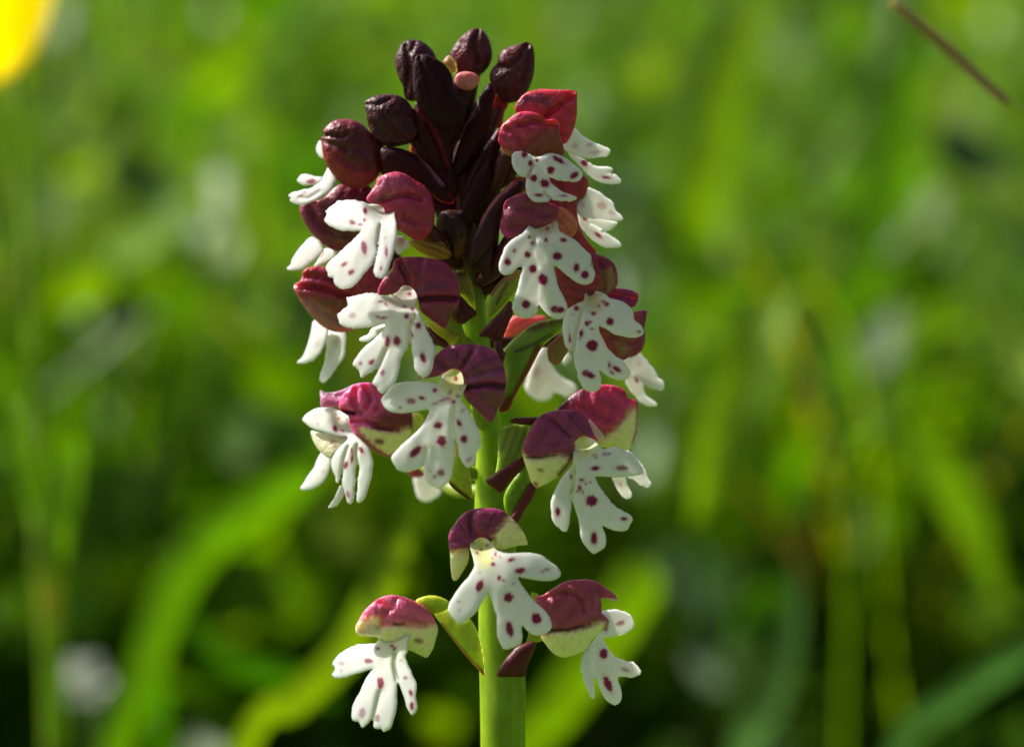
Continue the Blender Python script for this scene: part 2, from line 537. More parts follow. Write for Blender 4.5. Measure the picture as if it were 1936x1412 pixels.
def blade(f, reg, out, w, col, name='bract', thin=0.22, bulge=0.5, step=2.5, mat=None, **k):
    if mat is None and col[1] < 0.05: mat = M_MAROON
    return sheet(name, f, reg, out, w, mat or M_BRACT, col, thin=thin, bulge=bulge, step=step, **k)


def body(f, reg, out, w, col, name='ovary', solid=0.8, step=2.5, mat=None, **k):
    return sheet(name, f, reg, out, w, mat or M_BRACT, col, solid=solid, step=step, **k)


Y1 = (0.86, 0.74, 0.22)
LT, FT, RT = (0.62, -0.50), (0.12, -0.28), (-0.35, -0.22)     # blades turned to the left, to the front, to the right

# ---- lowest front flower
f = flower(920, 1010, 5)
hood(f, 7, [735,205, 760,160, 800,110, 850,75, 910,62, 980,62, 1040,75, 1080,105, 1130,150, 1170,210, 1190,272, 1140,280, 1080,295, 1040,305,
     992,285, 970,255, 935,233, 900,238, 872,262, 852,300, 846,370, 820,420, 790,470, 770,485, 752,470, 742,400, 738,320, 730,260], 5.5, PLUM,
     paints=[(CREAM, [1085,112, 1130,150, 1175,210, 1195,280, 1080,310, 985,300, 1000,215, 1045,160], 14),
             (CREAM, [725,325, 780,310, 850,315, 860,380, 770,500, 735,470], 14),
             (VEIN_CREASE_SHADE, [862,110, 850,150, 860,200], 9, 10), (VEIN_CREASE_SHADE, [1000,90, 960,160, 950,220], 4, 8), (VEIN_CREASE_SHADE, [790,150, 830,210], 4, 8)],
     creases=[([862,100, 855,150, 868,215], 0.35, 22), ([985,300, 1000,215, 1050,150, 1085,110], 0.35, 16), ([735,318, 845,312], 0.3, 16), ([900,235, 960,250], 0.3, 20)])
lip(f, 7, [858,300, 858,230, 900,190, 950,190, 990,240, 1000,290, 1030,310, 1070,322, 1130,322, 1200,320, 1270,335, 1310,365, 1360,400, 1383,440,
     1375,462, 1330,480, 1250,482, 1180,470, 1135,465, 1165,520, 1210,580, 1265,635, 1310,680, 1328,730, 1318,770, 1270,798, 1220,795,
     1180,768, 1158,745, 1160,800, 1150,845, 1110,868, 1070,880, 1045,870, 1015,810, 1010,740, 1005,680, 985,620, 962,556, 935,600,
     895,660, 860,695, 825,720, 795,735, 765,715, 745,690, 728,650, 735,615, 765,560, 800,510, 845,460, 875,410, 872,350], 9.0, tilt=FT,
     spots=[(1078,580,32,30), (1085,762,24,45,-15), (1240,705,32,36), (912,515,22,42,20), (1148,424,36,20,-10), (1095,362,24,12,-20),
            (1275,430,9,7,0,.8), (1300,418,16,8,0,.7), (990,387,13), (1025,467,13,17), (1050,482,8,5), (1107,500,9,6,0,.6), (790,605,12,9,0,.4), (795,655,8,8,0,.4),
            (912,437,7,7,0,.6), (898,322,12,8,40), (922,302,10,9), (955,278,11), (1003,328,9,15), (1030,345,5), (985,350,5)],
     paints=[(Y1, [870,180, 970,180, 1000,310, 960,410, 900,380, 860,310], 40)], recess=(925,205,95,3.4))

# ---- lower left flower
f = flower(750, 1170, 3)
body(f, 7, [540,600, 570,580, 630,568, 690,580, 740,612, 720,650, 680,668, 640,675, 600,650, 560,635], 2.5, YGREEN)
blade(f, 7, [640,660, 720,640, 790,690, 850,700, 890,760, 920,850, 938,960, 938,1035, 900,995, 840,930, 760,830, 700,750], 2.0, YGREEN,
      paints=[(MAROON, [690,745, 760,838, 850,945, 935,1030], 20, 12)], tilt=(0.3, 0), bulge=0.7)
hood(f, 7, [190,755, 205,720, 240,660, 290,610, 350,575, 410,565, 480,580, 560,615, 620,660, 655,720, 670,770, 655,830, 640,880, 605,928,
     565,915, 500,885, 440,890, 390,880, 350,830, 310,812, 260,805, 205,798], 3.2, (0.47,0.12,0.18),
     paints=[(CREAM, [180,755, 225,712, 280,690, 330,702, 345,745, 440,740, 560,748, 660,728, 690,780, 600,950, 300,910, 180,810], 16),
             (VEIN_CREASE_SHADE, [412,733, 440,737, 470,733], 5, 9), (TAN, [545,830, 570,834], 12, 14), ((0.72,0.66,0.48), [200,760, 310,740, 330,800, 220,800], 18)],
     creases=[([330,600, 385,640, 350,690, 335,745], 0.35, 20), ([350,735, 440,736, 560,748, 650,728], 0.3, 16), ([430,590, 400,650], 0.2, 20)])
lip(f, 7, [325,765, 335,700, 400,680, 470,710, 500,790, 497,850, 490,900, 480,925, 500,970, 525,1030, 545,1085, 545,1150, 550,1210, 540,1250, 518,1265,
     495,1230, 470,1160, 445,1090, 432,1060, 435,1120, 432,1200, 415,1290, 395,1335, 360,1358, 335,1340, 300,1338, 292,1290, 265,1310,
     232,1335, 208,1305, 170,1290, 165,1240, 190,1170, 230,1090, 270,1020, 285,1000, 250,1010, 190,1025, 130,1045, 80,1050, 52,1030,
     68,995, 52,965, 85,920, 130,885, 200,850, 270,845, 310,838, 325,800], 4.8, tilt=LT,
     spots=[(335,1075,22,40,-10), (265,948,26,16,5), (320,876,13), (402,862,12,9), (418,876,13,9,-40), (108,962,20,14,0,.5), (105,1003,12,12,0,.4),
            (230,1250,20,32,15,.6), (317,1280,16,24,0,.7), (480,1045,14,12,0,.7), (512,1135,12,22,-15), (518,1208,13,26), (452,945,13,10,0,.4), (418,1000,6,30,-20,.8)],
     recess=(405,700,70,1.7), paints=[((0.76,0.70,0.46), [330,690, 440,680, 500,860, 400,910, 330,830], 50)], creases=[([330,1130, 310,1210, 292,1290], 0.2, 14), ([420,900, 415,980, 432,1060], 0.25, 14)])

# ---- lower right flower
f = flower(1090, 1160, 3)
body(f, 8, [420,960, 480,860, 530,790, 545,560, 570,540, 600,565, 610,700, 620,800, 560,830, 520,900, 490,990], 1.2, YGREEN)
blade(f, 8, [355,1008, 400,920, 440,870, 480,835, 560,812, 578,840, 550,900, 525,960, 516,1012, 440,1014], 2.8, MAROON, bulge=0.6)
hood(f, 8, [575,570, 620,550, 680,510, 740,475, 810,465, 870,462, 930,480, 985,520, 1020,545, 1042,582, 1010,587, 960,568, 945,575, 950,610,
     950,650, 990,690, 985,730, 950,760, 900,800, 860,860, 800,890, 730,905, 680,885, 640,840, 610,795, 595,740, 585,650], 3.6, (0.27,0.055,0.085),
     paints=[(CREAM, [600,790, 680,762, 760,757, 860,735, 950,700, 1000,700, 960,780, 860,880, 740,920, 630,860], 12), (PINK, [900,470, 960,500, 1035,580], 14, 10),
             (PINK, [870,640, 940,660, 985,700, 965,750], 10, 14), (VEIN_CREASE_SHADE, [650,752, 760,748, 850,722], 7, 6), ((.7,.68,.5), [970,575, 1035,583], 7, 6)],
     creases=[([650,755, 760,750, 860,728, 960,690], 0.3, 14), ([640,565, 720,535, 800,545, 845,590, 850,640], 0.3, 16), ([930,490, 950,560, 948,640], 0.3, 18)])
lip(f, 8, [950,650, 1000,635, 1060,640, 1110,665, 1135,710, 1125,745, 1080,770, 1020,788, 965,795, 975,830, 1000,875, 1040,905, 1080,920, 1130,930,
     1165,965, 1170,995, 1140,1015, 1090,1015, 1045,1012, 1040,1040, 1060,1090, 1062,1140, 1040,1168, 1010,1172, 970,1140, 940,1085, 915,1010,
     905,1050, 912,1110, 905,1142, 880,1120, 855,1060, 840,1000, 828,960, 840,900, 870,850, 910,800, 940,740], 3.0, tilt=(-0.5, -0.2),
     spots=[(962,885,26,32), (985,1055,24,52,-25), (1055,710,32,15,-20,.7), (972,735,12,22), (1085,975,28,13,20,.6), (865,855,6)], creases=[([900,870, 895,950, 912,1010], 0.25, 16)])

# ---- right middle flower in front
f = flower(1055, 840, 5)
body(f, 6, [150,580, 220,528, 340,530, 330,640, 310,720, 250,790, 170,860, 120,890, 140,760], 2.6, (0.30,0.36,0.07), solid=0.5, streak=0.25)
body(f, 6, [200,1110, 180,1000, 230,900, 320,800, 350,900, 300,1000, 240,1110], 2.0, (0.2,0.3,0.02), solid=0.6)
blade(f, 6, [65,895, 110,850, 180,800, 260,755, 310,735, 320,800, 270,850, 220,900, 165,968, 120,945], 4.2, MAROON, bulge=0.5)
blade(f, 6, [220,1140, 260,1060, 310,970, 350,905, 395,925, 372,1000, 320,1080, 268,1165], 2.2, (0.14,0.012,0.03), bulge=0.6)
blade(f, 6, [218,505, 250,482, 330,478, 410,480, 380,525, 340,530, 260,522], 4.4, (0.09,0.012,0.016), bulge=0.6)
hood(f, 6, [340,580, 365,525, 400,483, 440,455, 500,435, 560,430, 640,432, 690,445, 725,480, 745,530, 770,590, 797,634, 760,620, 700,600, 662,620, 640,650, 645,700,
     632,740, 600,790, 570,830, 540,860, 480,900, 420,930, 390,936, 360,900, 340,840, 315,770, 300,700, 312,640], 5.2, PLUM,
     paints=[(CREAM, [285,705, 340,738, 400,748, 480,728, 570,728, 640,742, 560,860, 390,950, 320,850], 12),
             (PLUM, [632,720, 605,780, 545,850], 16, 14), (VEIN_CREASE_SHADE, [335,735, 420,742, 520,718], 6, 8), (VEIN_CREASE_SHADE, [505,500, 560,560, 610,600], 4, 8), (TAN, [410,820, 430,824], 10, 14),
             ((.4,.12,.1), [385,910, 392,918], 14, 14), (VEIN_CREASE_SHADE, [590,440, 650,520, 700,580], 3, 6)],
     creases=[([320,735, 420,745, 520,722, 630,735], 0.35, 16), ([440,470, 510,510, 610,600], 0.25, 16), ([640,440, 700,520, 770,600], 0.2, 18)])
sheet('petal', f, 6, [735,490, 765,515, 790,545, 835,602, 815,630, 780,622, 750,560], 4.2, M_HOOD, (0.6,0.5,0.42), thin=0.15, bulge=0.4)
lip(f, 6, [625,640, 640,590, 690,565, 750,590, 790,640, 830,685, 900,668, 950,685, 1010,710, 1060,770, 1090,820, 1085,845, 1040,860, 980,864, 880,868, 800,865, 778,870,
     800,920, 840,980, 900,1050, 960,1090, 1005,1115, 1020,1140, 1000,1185, 980,1215, 930,1220, 880,1210, 840,1190, 822,1182, 840,1230, 850,1285,
     835,1330, 800,1350, 768,1368, 735,1345, 700,1300, 680,1240, 670,1170, 650,1090, 625,1020, 615,1080, 610,1150, 600,1215, 575,1225,
     540,1200, 500,1150, 485,1080, 490,1010, 520,940, 550,880, 590,830, 625,780, 632,710], 7.2, tilt=(-0.15, -0.25),
     spots=[(752,1022,42,38), (768,1265,25,42), (962,1138,22,13), (533,1097,17,32), (625,950,8,34,15), (620,865,11,18), (775,810,30,16,-10), (950,808,42,18,0,.75),
            (770,725,20,10,-20,.5), (780,740,10,8,0,.6), (840,718,18,12,0,.6), (868,715,7), (640,662,11), (716,696,7), (688,885,15,10), (675,935,12,18), (662,958,10,7), (645,830,5,14),
            (715,910,6), (742,900,6), (695,965,6,9)],
     recess=(690,600,95,3.4), paints=[(Y1, [640,600, 720,590, 790,665, 740,720, 660,740], 40)], creases=[([640,800, 630,900, 626,1010], 0.25, 14)])

# ---- right middle flower behind it
f = flower(1140, 790, 0)
hood(f, 6, [520,450, 580,370, 640,320, 700,290, 760,270, 850,265, 930,280, 975,310, 990,350, 1040,366, 1057,400, 1050,470, 1050,560, 1030,630, 990,690,
     930,690, 860,680, 790,660, 720,600, 640,520], 0.5, (0.42,0.05,0.11),
     paints=[(CREAM, [740,660, 830,610, 900,555, 960,495, 1015,415, 1045,440, 1040,600, 990,710, 760,720], 14), (PINK, [1045,370, 1055,430, 1050,560, 1020,650], 10, 10),
             (PLUM, [520,450, 600,360, 680,320], 30, 20)],
     creases=[([740,300, 735,400, 800,470, 850,500], 0.22, 30), ([850,300, 900,380, 880,450], 0.25, 30), ([930,290, 960,360, 1030,380], 0.3, 22),
              ([760,640, 900,552, 1020,405], 0.35, 16), ([800,330, 830,400], 0.12, 18)])
lip(f, 6, [930,680, 985,690, 1040,740, 1095,810, 1120,870, 1140,910, 1120,935, 1070,920, 1020,880, 960,860, 900,800], -0.8, tilt=(-0.5, -0.3), spots=[(1095,850,14,20,0,.3)])
lip(f, 6, [885,870, 900,820, 960,840, 990,920, 1015,990, 990,1008, 950,990, 910,930], -1.6, tilt=(-0.4, -0.2), spots=[(940,920,14,26,-15,.35)], name='lip_lobe')

# ---- right flower over the big green bract
f = flower(1110, 600, 3)
blade(f, 4, [250,1060, 300,990, 370,930, 440,880, 520,862, 620,856, 605,920, 560,960, 510,1000, 470,1050, 430,1130, 380,1220, 330,1310, 290,1400,
      240,1414, 225,1370, 255,1250, 265,1150], 4.0, (0.16,0.24,0.02),
      paints=[(MAROON, [400,905, 500,868, 625,850, 620,880, 520,900, 420,935], 14), (MAROON, [470,1040, 430,1120, 370,1240, 300,1390], 34, 16), (VEIN_CREASE_SHADE, [330,1050, 430,1010, 540,950], 8, 14),
              (MAROON, [235,1410, 300,1330], 30, 20)], bulge=0.6, curl=-0.02)
hood(f, 4, [560,555, 600,560, 660,600, 740,620, 800,590, 835,615, 822,670, 785,720, 740,748, 680,780, 640,788, 615,740, 585,680], 3.0, (0.24,0.04,0.045), solid=0.5)
hood(f, 4, [770,470, 830,478, 880,500, 920,540, 935,610, 930,660, 890,705, 840,725, 790,720, 760,690, 800,620, 790,540], 2.2, PLUM, name='sepal', solid=0.5,
     paints=[(TAN, [845,575, 900,555, 922,620, 885,695, 825,712, 838,640], 14)], creases=[([820,500, 850,560, 850,680], 0.35, 16)])
hood(f, 4, [860,680, 950,676, 1020,688, 1058,714, 1046,770, 1010,790, 960,770, 900,750], 2.0, (0.22,0.035,0.11), name='sepal', solid=0.5, creases=[([880,700, 960,720, 1050,740], 0.3, 16)])
hood(f, 4, [820,880, 930,840, 1030,815, 1103,804, 1106,840, 1090,920, 1075,975, 1030,1050, 970,1102, 920,1085, 860,1010], 2.6, (0.24,0.06,0.06), name='sepal', solid=0.35,
     paints=[((0.22,0.035,0.11), [1100,805, 1100,860, 1075,970, 1030,1050, 970,1100], 20, 14), (TAN, [920,1000, 980,990, 1000,1040, 960,1070], 18)], creases=[([900,960, 1000,1000, 1060,980], 0.25, 16)])
hood(f, 4, [525,1010, 560,980, 610,950, 650,1000, 640,1050, 620,1080, 590,1122, 555,1130, 525,1100, 516,1050], 3.2, (0.22,0.17,0.045), name='petal', solid=0.4)
lip(f, 4, [735,745, 745,700, 800,690, 850,705, 880,730, 920,740, 970,755, 1005,785, 1030,815, 1035,860, 1075,895, 1090,930, 1080,955, 1040,968, 980,965, 920,950, 860,915, 822,900,
     835,950, 865,1010, 900,1060, 960,1100, 1000,1150, 1010,1180, 985,1215, 940,1222, 890,1205, 850,1180, 827,1158, 836,1210, 838,1255, 820,1285,
     775,1292, 735,1275, 710,1235, 690,1170, 675,1100, 668,1055, 640,1040, 615,990, 605,920, 610,860, 630,810, 660,780, 700,765], 6.4, tilt=(-0.15, -0.25),
     spots=[(783,1015,36,36), (745,1178,26,20), (775,1192,30,20,20), (930,1155,30,16,30), (885,1130,8,18), (900,1175,16,8,40,.8), (888,870,25,25), (868,768,18,16), (850,755,10), (822,778,9), (790,824,15,12),
            (752,884,16), (772,874,9), (718,945,15,24), (690,793,17,17), (650,972,8,28), (1060,933,13,10,0,.8), (670,830,8,8,0,.4), (705,972,10,10,0,.5), (782,915,9,6)],
     creases=[([722,800, 702,880, 682,960, 670,1050], 0.3, 12)], recess=(780,715,80,2.4), paints=[((0.55,0.42,0.26), [740,715, 820,715, 830,790, 780,800], 30)])

# ---- right flower below the upper pair
f = flower(1010, 420, 4)
hood(f, 4, [236,300, 250,240, 262,170, 310,130, 390,108, 480,150, 560,180, 590,205, 570,255, 520,300, 460,320, 390,345, 330,368, 280,380, 245,345], 5.0, PLUM, solid=0.55,
     paints=[((0.5,0.04,0.2), [255,300, 270,350, 300,365], 16, 12)], creases=[([270,180, 400,200, 520,230], 0.25, 30), ([245,330, 330,320, 420,300], 0.2, 18)])  # the paint stroke is a pink highlight put into the colour
hood(f, 4, [520,280, 560,210, 600,195, 650,220, 690,275, 694,330, 662,372, 620,372, 560,350], 4.0, (0.42,0.19,0.11), name='petal', solid=0.4, creases=[([560,230, 620,290, 640,360], 0.2, 18)])
lip(f, 4, [370,345, 400,310, 450,260, 510,230, 570,280, 590,330, 620,350, 680,390, 730,430, 775,485, 778,540, 800,590, 785,640, 740,655, 690,640, 640,605, 590,560,
     557,542, 565,600, 590,680, 620,740, 638,790, 620,840, 585,860, 545,850, 510,820, 480,790, 462,772, 462,810, 440,840, 390,857, 345,845, 315,810,
     310,770, 335,690, 355,620, 368,560, 352,550, 330,570, 300,592, 265,600, 238,580, 230,540, 245,480, 265,430, 300,390, 340,365], 7.0, tilt=(-0.25, -0.22),
     spots=[(433,562,26,26), (490,622,30,40,-20), (390,773,28,28), (560,798,26,24), (595,803,26,20), (578,485,30,26), (690,555,20,28), (740,595,24,26), (612,388,22,13,10), (518,320,14),
            (510,390,12,14), (428,407,13), (412,372,10), (400,477,20,20), (322,453,13,13,0,.7), (280,517,22,26)],
     recess=(490,250,90,2.6), paints=[((0.6,0.45,0.33), [460,290, 510,270, 570,315, 520,350, 470,340], 30)], creases=[([440,360, 440,460, 470,560], 0.2, 14), ([470,640, 465,770], 0.15, 14)])

# ---- upper right pair
f = flower(1035, 215, 1)
hood(f, 2, [470,680, 490,620, 540,565, 600,540, 660,530, 760,533, 850,535, 916,550, 920,620, 920,700, 905,790, 880,860, 835,925, 790,900, 740,820, 640,760, 540,730],
     1.5, (0.40,0.035,0.075), solid=0.55, creases=[([690,730, 745,690, 810,635, 908,555], 0.45, 20), ([560,600, 640,640, 720,600], 0.15, 20)],
     paints=[(PLUM, [500,640, 560,590, 660,600, 720,650], 25, 30)])
lip(f, 2, [895,820, 915,818, 940,850, 1000,890, 1080,930, 1150,960, 1160,985, 1140,1010, 1080,1020, 1000,1030, 940,1020, 890,1000, 820,960, 830,920], 0.5, tilt=(-0.3, -0.3),
     spots=[(905,940,26,26,0,.3), (1010,930,22,22,0,.4), (1060,985,50,16,-5,.35)], name='lip_lobe')
lip(f, 2, [830,950, 900,1000, 960,1030, 1010,1060, 1060,1085, 1130,1088, 1176,1100, 1172,1125, 1150,1132, 1200,1150, 1233,1185, 1225,1210, 1150,1215, 1070,1195,
     1000,1150, 940,1090, 880,1030], 0.0, tilt=(-0.3, -0.35), spots=[(972,1060,24,34,-30), (1130,1167,35,12,10)])

f = flower(1010, 250, 3)
hood(f, 2, [355,860, 370,800, 420,750, 470,710, 530,690, 600,695, 660,720, 700,750, 750,745, 797,770, 790,810, 800,880, 825,950, 820,1010, 760,1020, 690,1020,
     620,1010, 560,1000, 500,1005, 440,1015, 400,1000, 370,940, 350,900], 3.8, ROSE, solid=0.55,
     paints=[((0.26,0.06,0.02), [530,950, 640,880, 750,800, 800,830, 840,950, 800,1030, 560,1010], 30), ((0.40,0.04,0.04), [640,740, 740,790], 24, 20), (TAN, [390,980, 440,1000], 16, 20)],  # orange-brown lower part: light through the tissue painted as colour
     creases=[([500,790, 620,765, 720,785, 795,785], 0.45, 22), ([540,970, 620,880, 700,830], 0.3, 26), ([420,820, 500,860, 520,930], 0.25, 24)])
lip(f, 2, [450,1000, 500,975, 560,990, 620,1020, 680,1000, 740,990, 800,1005, 870,1050, 920,1090, 955,1130, 960,1160, 930,1195, 860,1200, 790,1190, 735,1172,
     720,1172, 740,1210, 800,1260, 870,1290, 920,1310, 900,1335, 830,1340, 770,1335, 730,1322, 715,1340, 650,1350, 600,1335, 560,1295, 548,1230, 550,1165,
     520,1165, 480,1130, 455,1080, 445,1040], 5.6, tilt=(-0.15, -0.3),
     spots=[(605,1172,32,28), (685,1210,36,32,30), (728,1110,30,30), (785,1040,55,18,30), (898,1152,36,24,-35), (645,1295,36,12), (825,1298,28,10,0,.7), (540,1000,28,26), (585,1065,20,24), (630,1042,14)],
     creases=[([600,1080, 570,1160], 0.25, 16), ([730,1320, 690,1280], 0.2, 16)])

# ---- right flower turned away, under the pair
f = flower(1085, 410, 0)
hood(f, 0, [1030,335, 1070,325, 1100,330, 1113,345, 1106,372, 1094,388, 1092,405, 1098,432, 1112,457, 1128,478, 1112,494, 1085,480, 1045,450, 1005,425, 1015,380], 0.8, (0.30,0.035,0.045), solid=0.45)
lip(f, 4, [690,170, 715,120, 750,78, 800,90, 860,130, 905,168, 918,210, 950,240, 967,265, 940,277, 880,272, 820,267, 760,262, 700,240], 0.6, tilt=(-0.35, -0.25),
    spots=[(840,185,30,24,20,.35), (900,228,28,16,20,.35), (722,178,20,24,0,.3)], name='lip_lobe')
lip(f, 4, [695,225, 740,250, 790,255, 850,266, 930,283, 920,310, 882,336, 850,338, 910,372, 950,405, 952,432, 900,436, 840,426, 790,395, 740,340, 703,290], -0.2, tilt=(-0.35, -0.35),
    spots=[(738,260,22,14,35), (818,358,30,13,40)], creases=[([780,300, 850,340], 0.25, 16)])

# ---- lobes of the flower behind the big bract's flower
f = flower(1190, 690, -3)
hood(f, 4, [1010,900, 1080,900, 1100,960, 1080,1040, 1030,1080, 980,1080, 960,1000], -2.6, PLUM, solid=0.5)
lip(f, 4, [955,1100, 1000,1050, 1040,1033, 1080,1070, 1130,1130, 1165,1180, 1172,1200, 1200,1225, 1213,1255, 1195,1282, 1140,1268, 1090,1242, 1030,1190], -3.0, tilt=(-0.3, -0.3),
    spots=[(1060,1120,14,20,0,.2)], name='lip_lobe')
lip(f, 4, [965,1190, 1000,1155, 1050,1185, 1085,1230, 1097,1300, 1130,1330, 1172,1370, 1130,1376, 1080,1357, 1040,1320, 1000,1270, 975,1220], -3.4, tilt=(-0.3, -0.3), spots=[(1045,1212,11,22,-20)])

# ---- back flowers, half hidden by the stem
f = flower(1010, 640, -7)
hood(f, 4, [270,880, 340,835, 440,838, 510,845, 480,900, 400,950, 300,1010, 245,1040, 250,960], -7, (0.5,0.17,0.14), solid=0.5)
lip(f, 4, [430,1100, 480,1020, 520,990, 535,1050, 530,1100, 565,1160, 620,1215, 680,1245, 695,1280, 640,1325, 590,1302, 560,1292, 540,1330, 480,1347, 430,1322, 385,1270, 400,1200], -11, tilt=(0, -0.2),
    spots=[(450,1170,26,40,10,.35)], more=[[600,1095, 610,1070, 632,1053, 656,1080, 652,1102, 620,1130]], step=3)
f = flower(800, 890, -9)
hood(f, 5, [760,960, 820,930, 900,940, 920,1000, 880,1060, 800,1060], -9, (0.3,0.06,0.1), solid=0.5, step=3)
lip(f, 5, [818,1090, 840,1040, 890,1040, 950,1080, 1005,1150, 990,1190, 940,1222, 890,1230, 845,1192], -12, step=3)

# ---- upper left flower with the pink hood
f = flower(760, 390, 3)
hood(f, 3, [620,290, 650,240, 690,180, 700,140, 760,110, 830,95, 900,110, 960,150, 1040,200, 1090,270, 1112,380, 1102,500, 1045,575, 990,592, 930,565, 880,530,
     830,510, 790,470, 760,400, 740,350, 700,330, 650,325], 4.2, (0.30,0.032,0.09), solid=0.6,
     paints=[(PINK, [640,300, 690,200, 740,130, 830,110, 900,140, 880,230, 780,270, 720,320], 50), ((0.42,0.02,0.06), [770,320, 800,380, 810,450], 26, 22), ((0.2,0.09,0.03), [710,300, 770,265], 12, 14)],  # pink area carries the sunlit tone of the hood's upper side
     creases=[([745,300, 830,272, 925,262, 1010,290], 0.5, 24), ([700,310, 760,255, 790,230], 0.3, 18), ([800,430, 900,430, 1050,470], 0.2, 26)])
blade(f, 3, [920,600, 1000,555, 1080,535, 1150,570, 1210,640, 1237,690, 1210,722, 1130,728, 1050,705, 980,655], 2.8, (0.34,0.19,0.02), name='sepal', bulge=0.7, streak=0.5)
lip(f, 3, [835,560, 880,560, 910,590, 942,622, 900,662, 850,692, 825,640], 1.0, name='lip_lobe', paints=[((0.45,0.2,0.2), [850,560, 890,575, 870,620, 840,620], 20)])
lip(f, 3, [318,440, 335,405, 325,380, 370,340, 390,325, 420,300, 480,295, 540,297, 600,310, 640,330, 690,320, 720,270, 790,280, 820,360, 825,420, 835,470, 842,540, 840,600, 820,680,
     795,760, 760,840, 730,865, 695,855, 672,820, 680,760, 697,690, 708,630, 700,620, 690,700, 660,770, 610,830, 560,890, 510,930, 455,942, 415,925, 385,892,
     378,862, 345,850, 342,825, 328,790, 345,750, 400,700, 460,640, 520,590, 560,550, 575,525, 520,525, 440,520, 370,495, 330,465], 6.0, tilt=LT,
     spots=[(612,375,18,26,-15), (520,460,26,18,25), (575,475,24,12), (606,443,14), (605,645,22,56,-5), (460,762,28,15,-35), (510,820,30,20,-40), (740,507,13,16,0,.8), (752,572,10,10,0,.5), (765,675,12,44), (727,790,9,22,15),
            (440,355,10,8,0,.35), (388,402,10,8,0,.35)], creases=[([720,480, 706,560, 700,620], 0.3, 12)],
     recess=(760,320,95,3.0), paints=[((0.62,0.42,0.42), [680,320, 780,290, 800,400, 720,410], 40)])

# ---- opening bud-flower, upper left
f = flower(670, 290, 0)
hood(f, 1, [295,880, 318,862, 310,830, 330,800, 380,760, 440,745, 520,750, 590,780, 640,830, 700,860, 745,920, 745,1040, 720,1130, 670,1200, 600,1240, 520,1242,
     440,1212, 390,1160, 340,1090, 310,1010, 300,940], 0.8, (0.07,0.006,0.013), solid=0.8,
     paints=[((0.30,0.018,0.03), [300,930, 380,960, 480,1060, 640,1130, 700,1150, 600,1260, 420,1220, 310,1040], 40), ((0.22,0.02,0.05), [330,800, 440,755, 560,790], 30, 30)],  # redder lower half paints in the light showing through
     creases=[([300,868, 380,862, 440,875, 490,850], 0.3, 16), ([300,900, 400,935, 480,965, 560,960], 0.2, 22), ([420,1010, 520,1080, 650,1110], 0.15, 28)])
lip(f, 1, [345,1095, 380,1120, 410,1170, 390,1220, 350,1270, 290,1310, 220,1345, 150,1370, 90,1350, 68,1337, 76,1312, 58,1300, 100,1270, 160,1255, 220,1240, 280,1200, 310,1150], 0.2, tilt=LT,
    spots=[(150,1300,16,8,-40,.8), (175,1270,22,9,-10)], creases=[([140,1310, 200,1320, 280,1270], 0.1, 14)])
lip(f, 1, [120,1195, 150,1150, 200,1145, 260,1155, 310,1165, 290,1210, 220,1224, 160,1222], -0.6, tilt=LT, spots=[(222,1193,38,20,-8)], name='lip_lobe')
lip(f, 1, [256,975, 275,910, 305,915, 330,1010, 312,1032, 285,1022, 272,1000], -1.0, tilt=LT, name='lip_lobe')

# ---- left flower below it
f = flower(625, 415, -1)
hood(f, 3, [138,350, 200,310, 300,290, 400,200, 500,180, 640,190, 660,320, 600,560, 500,645, 430,670, 360,652, 290,602, 220,532, 168,450], -0.8, (0.15,0.014,0.05), solid=0.6,
     paints=[((0.22,0.06,0.03), [370,510, 470,520, 580,520, 540,620, 430,655, 350,610], 30), ((0.25,0.03,0.09), [160,360, 200,460, 290,580, 420,655], 22, 24)],
     creases=[([210,360, 280,470, 400,540, 540,560], 0.3, 26), ([260,320, 380,430, 520,480], 0.25, 26)])
lip(f, 3, [48,790, 75,765, 78,735, 110,680, 170,610, 230,560, 290,600, 315,660, 280,700, 230,750, 160,800, 100,812, 60,808], -0.4, tilt=LT, name='lip_lobe', spots=[(205,735,20,16,0,.2)])
lip(f, 3, [238,780, 280,720, 310,650, 425,655, 405,710, 350,745, 290,770], -1.2, tilt=LT, spots=[(300,700,7,34,30,.8)])

# ---- middle left flower with the plum hood
f = flower(800, 550, 4)
blade(f, 3, [1040,1170, 1150,1190, 1230,1140, 1262,1120, 1300,1230, 1312,1290, 1270,1335, 1200,1345, 1140,1295], 2.6, (0.42,0.38,0.03), bulge=0.6)
hood(f, 3, [705,940, 740,870, 800,800, 830,730, 900,710, 1000,708, 1100,722, 1200,758, 1262,840, 1292,920, 1292,1010, 1252,1080, 1222,1160, 1190,1224, 1130,1192,
     1060,1142, 1010,1095, 992,1020, 972,960, 930,920, 880,922, 840,965, 770,982, 710,983], 6.0, (0.21,0.024,0.07), solid=0.55,
     paints=[((0.20,0.04,0.12), [970,960, 1080,930, 1200,900], 18, 24), (VEIN_CREASE_SHADE, [1000,1015, 1150,1000, 1285,1012], 14, 16), ((0.25,0.05,0.08), [1010,1060, 1120,1120, 1200,1200, 1250,1090, 1130,1060], 30),
             (VEIN_CREASE_SHADE, [850,780, 900,850, 920,920], 8, 12)],
     creases=[([990,1020, 1150,1003, 1285,1015], 0.45, 24), ([860,740, 910,850, 930,930], 0.35, 24), ([1020,740, 1000,850, 980,940], 0.2, 24)])
lip(f, 9, [375,710, 430,680, 500,640, 520,590, 640,530, 740,530, 700,620, 600,690, 520,742, 440,757, 395,742], 5.4, name='lip_lobe', tilt=LT)
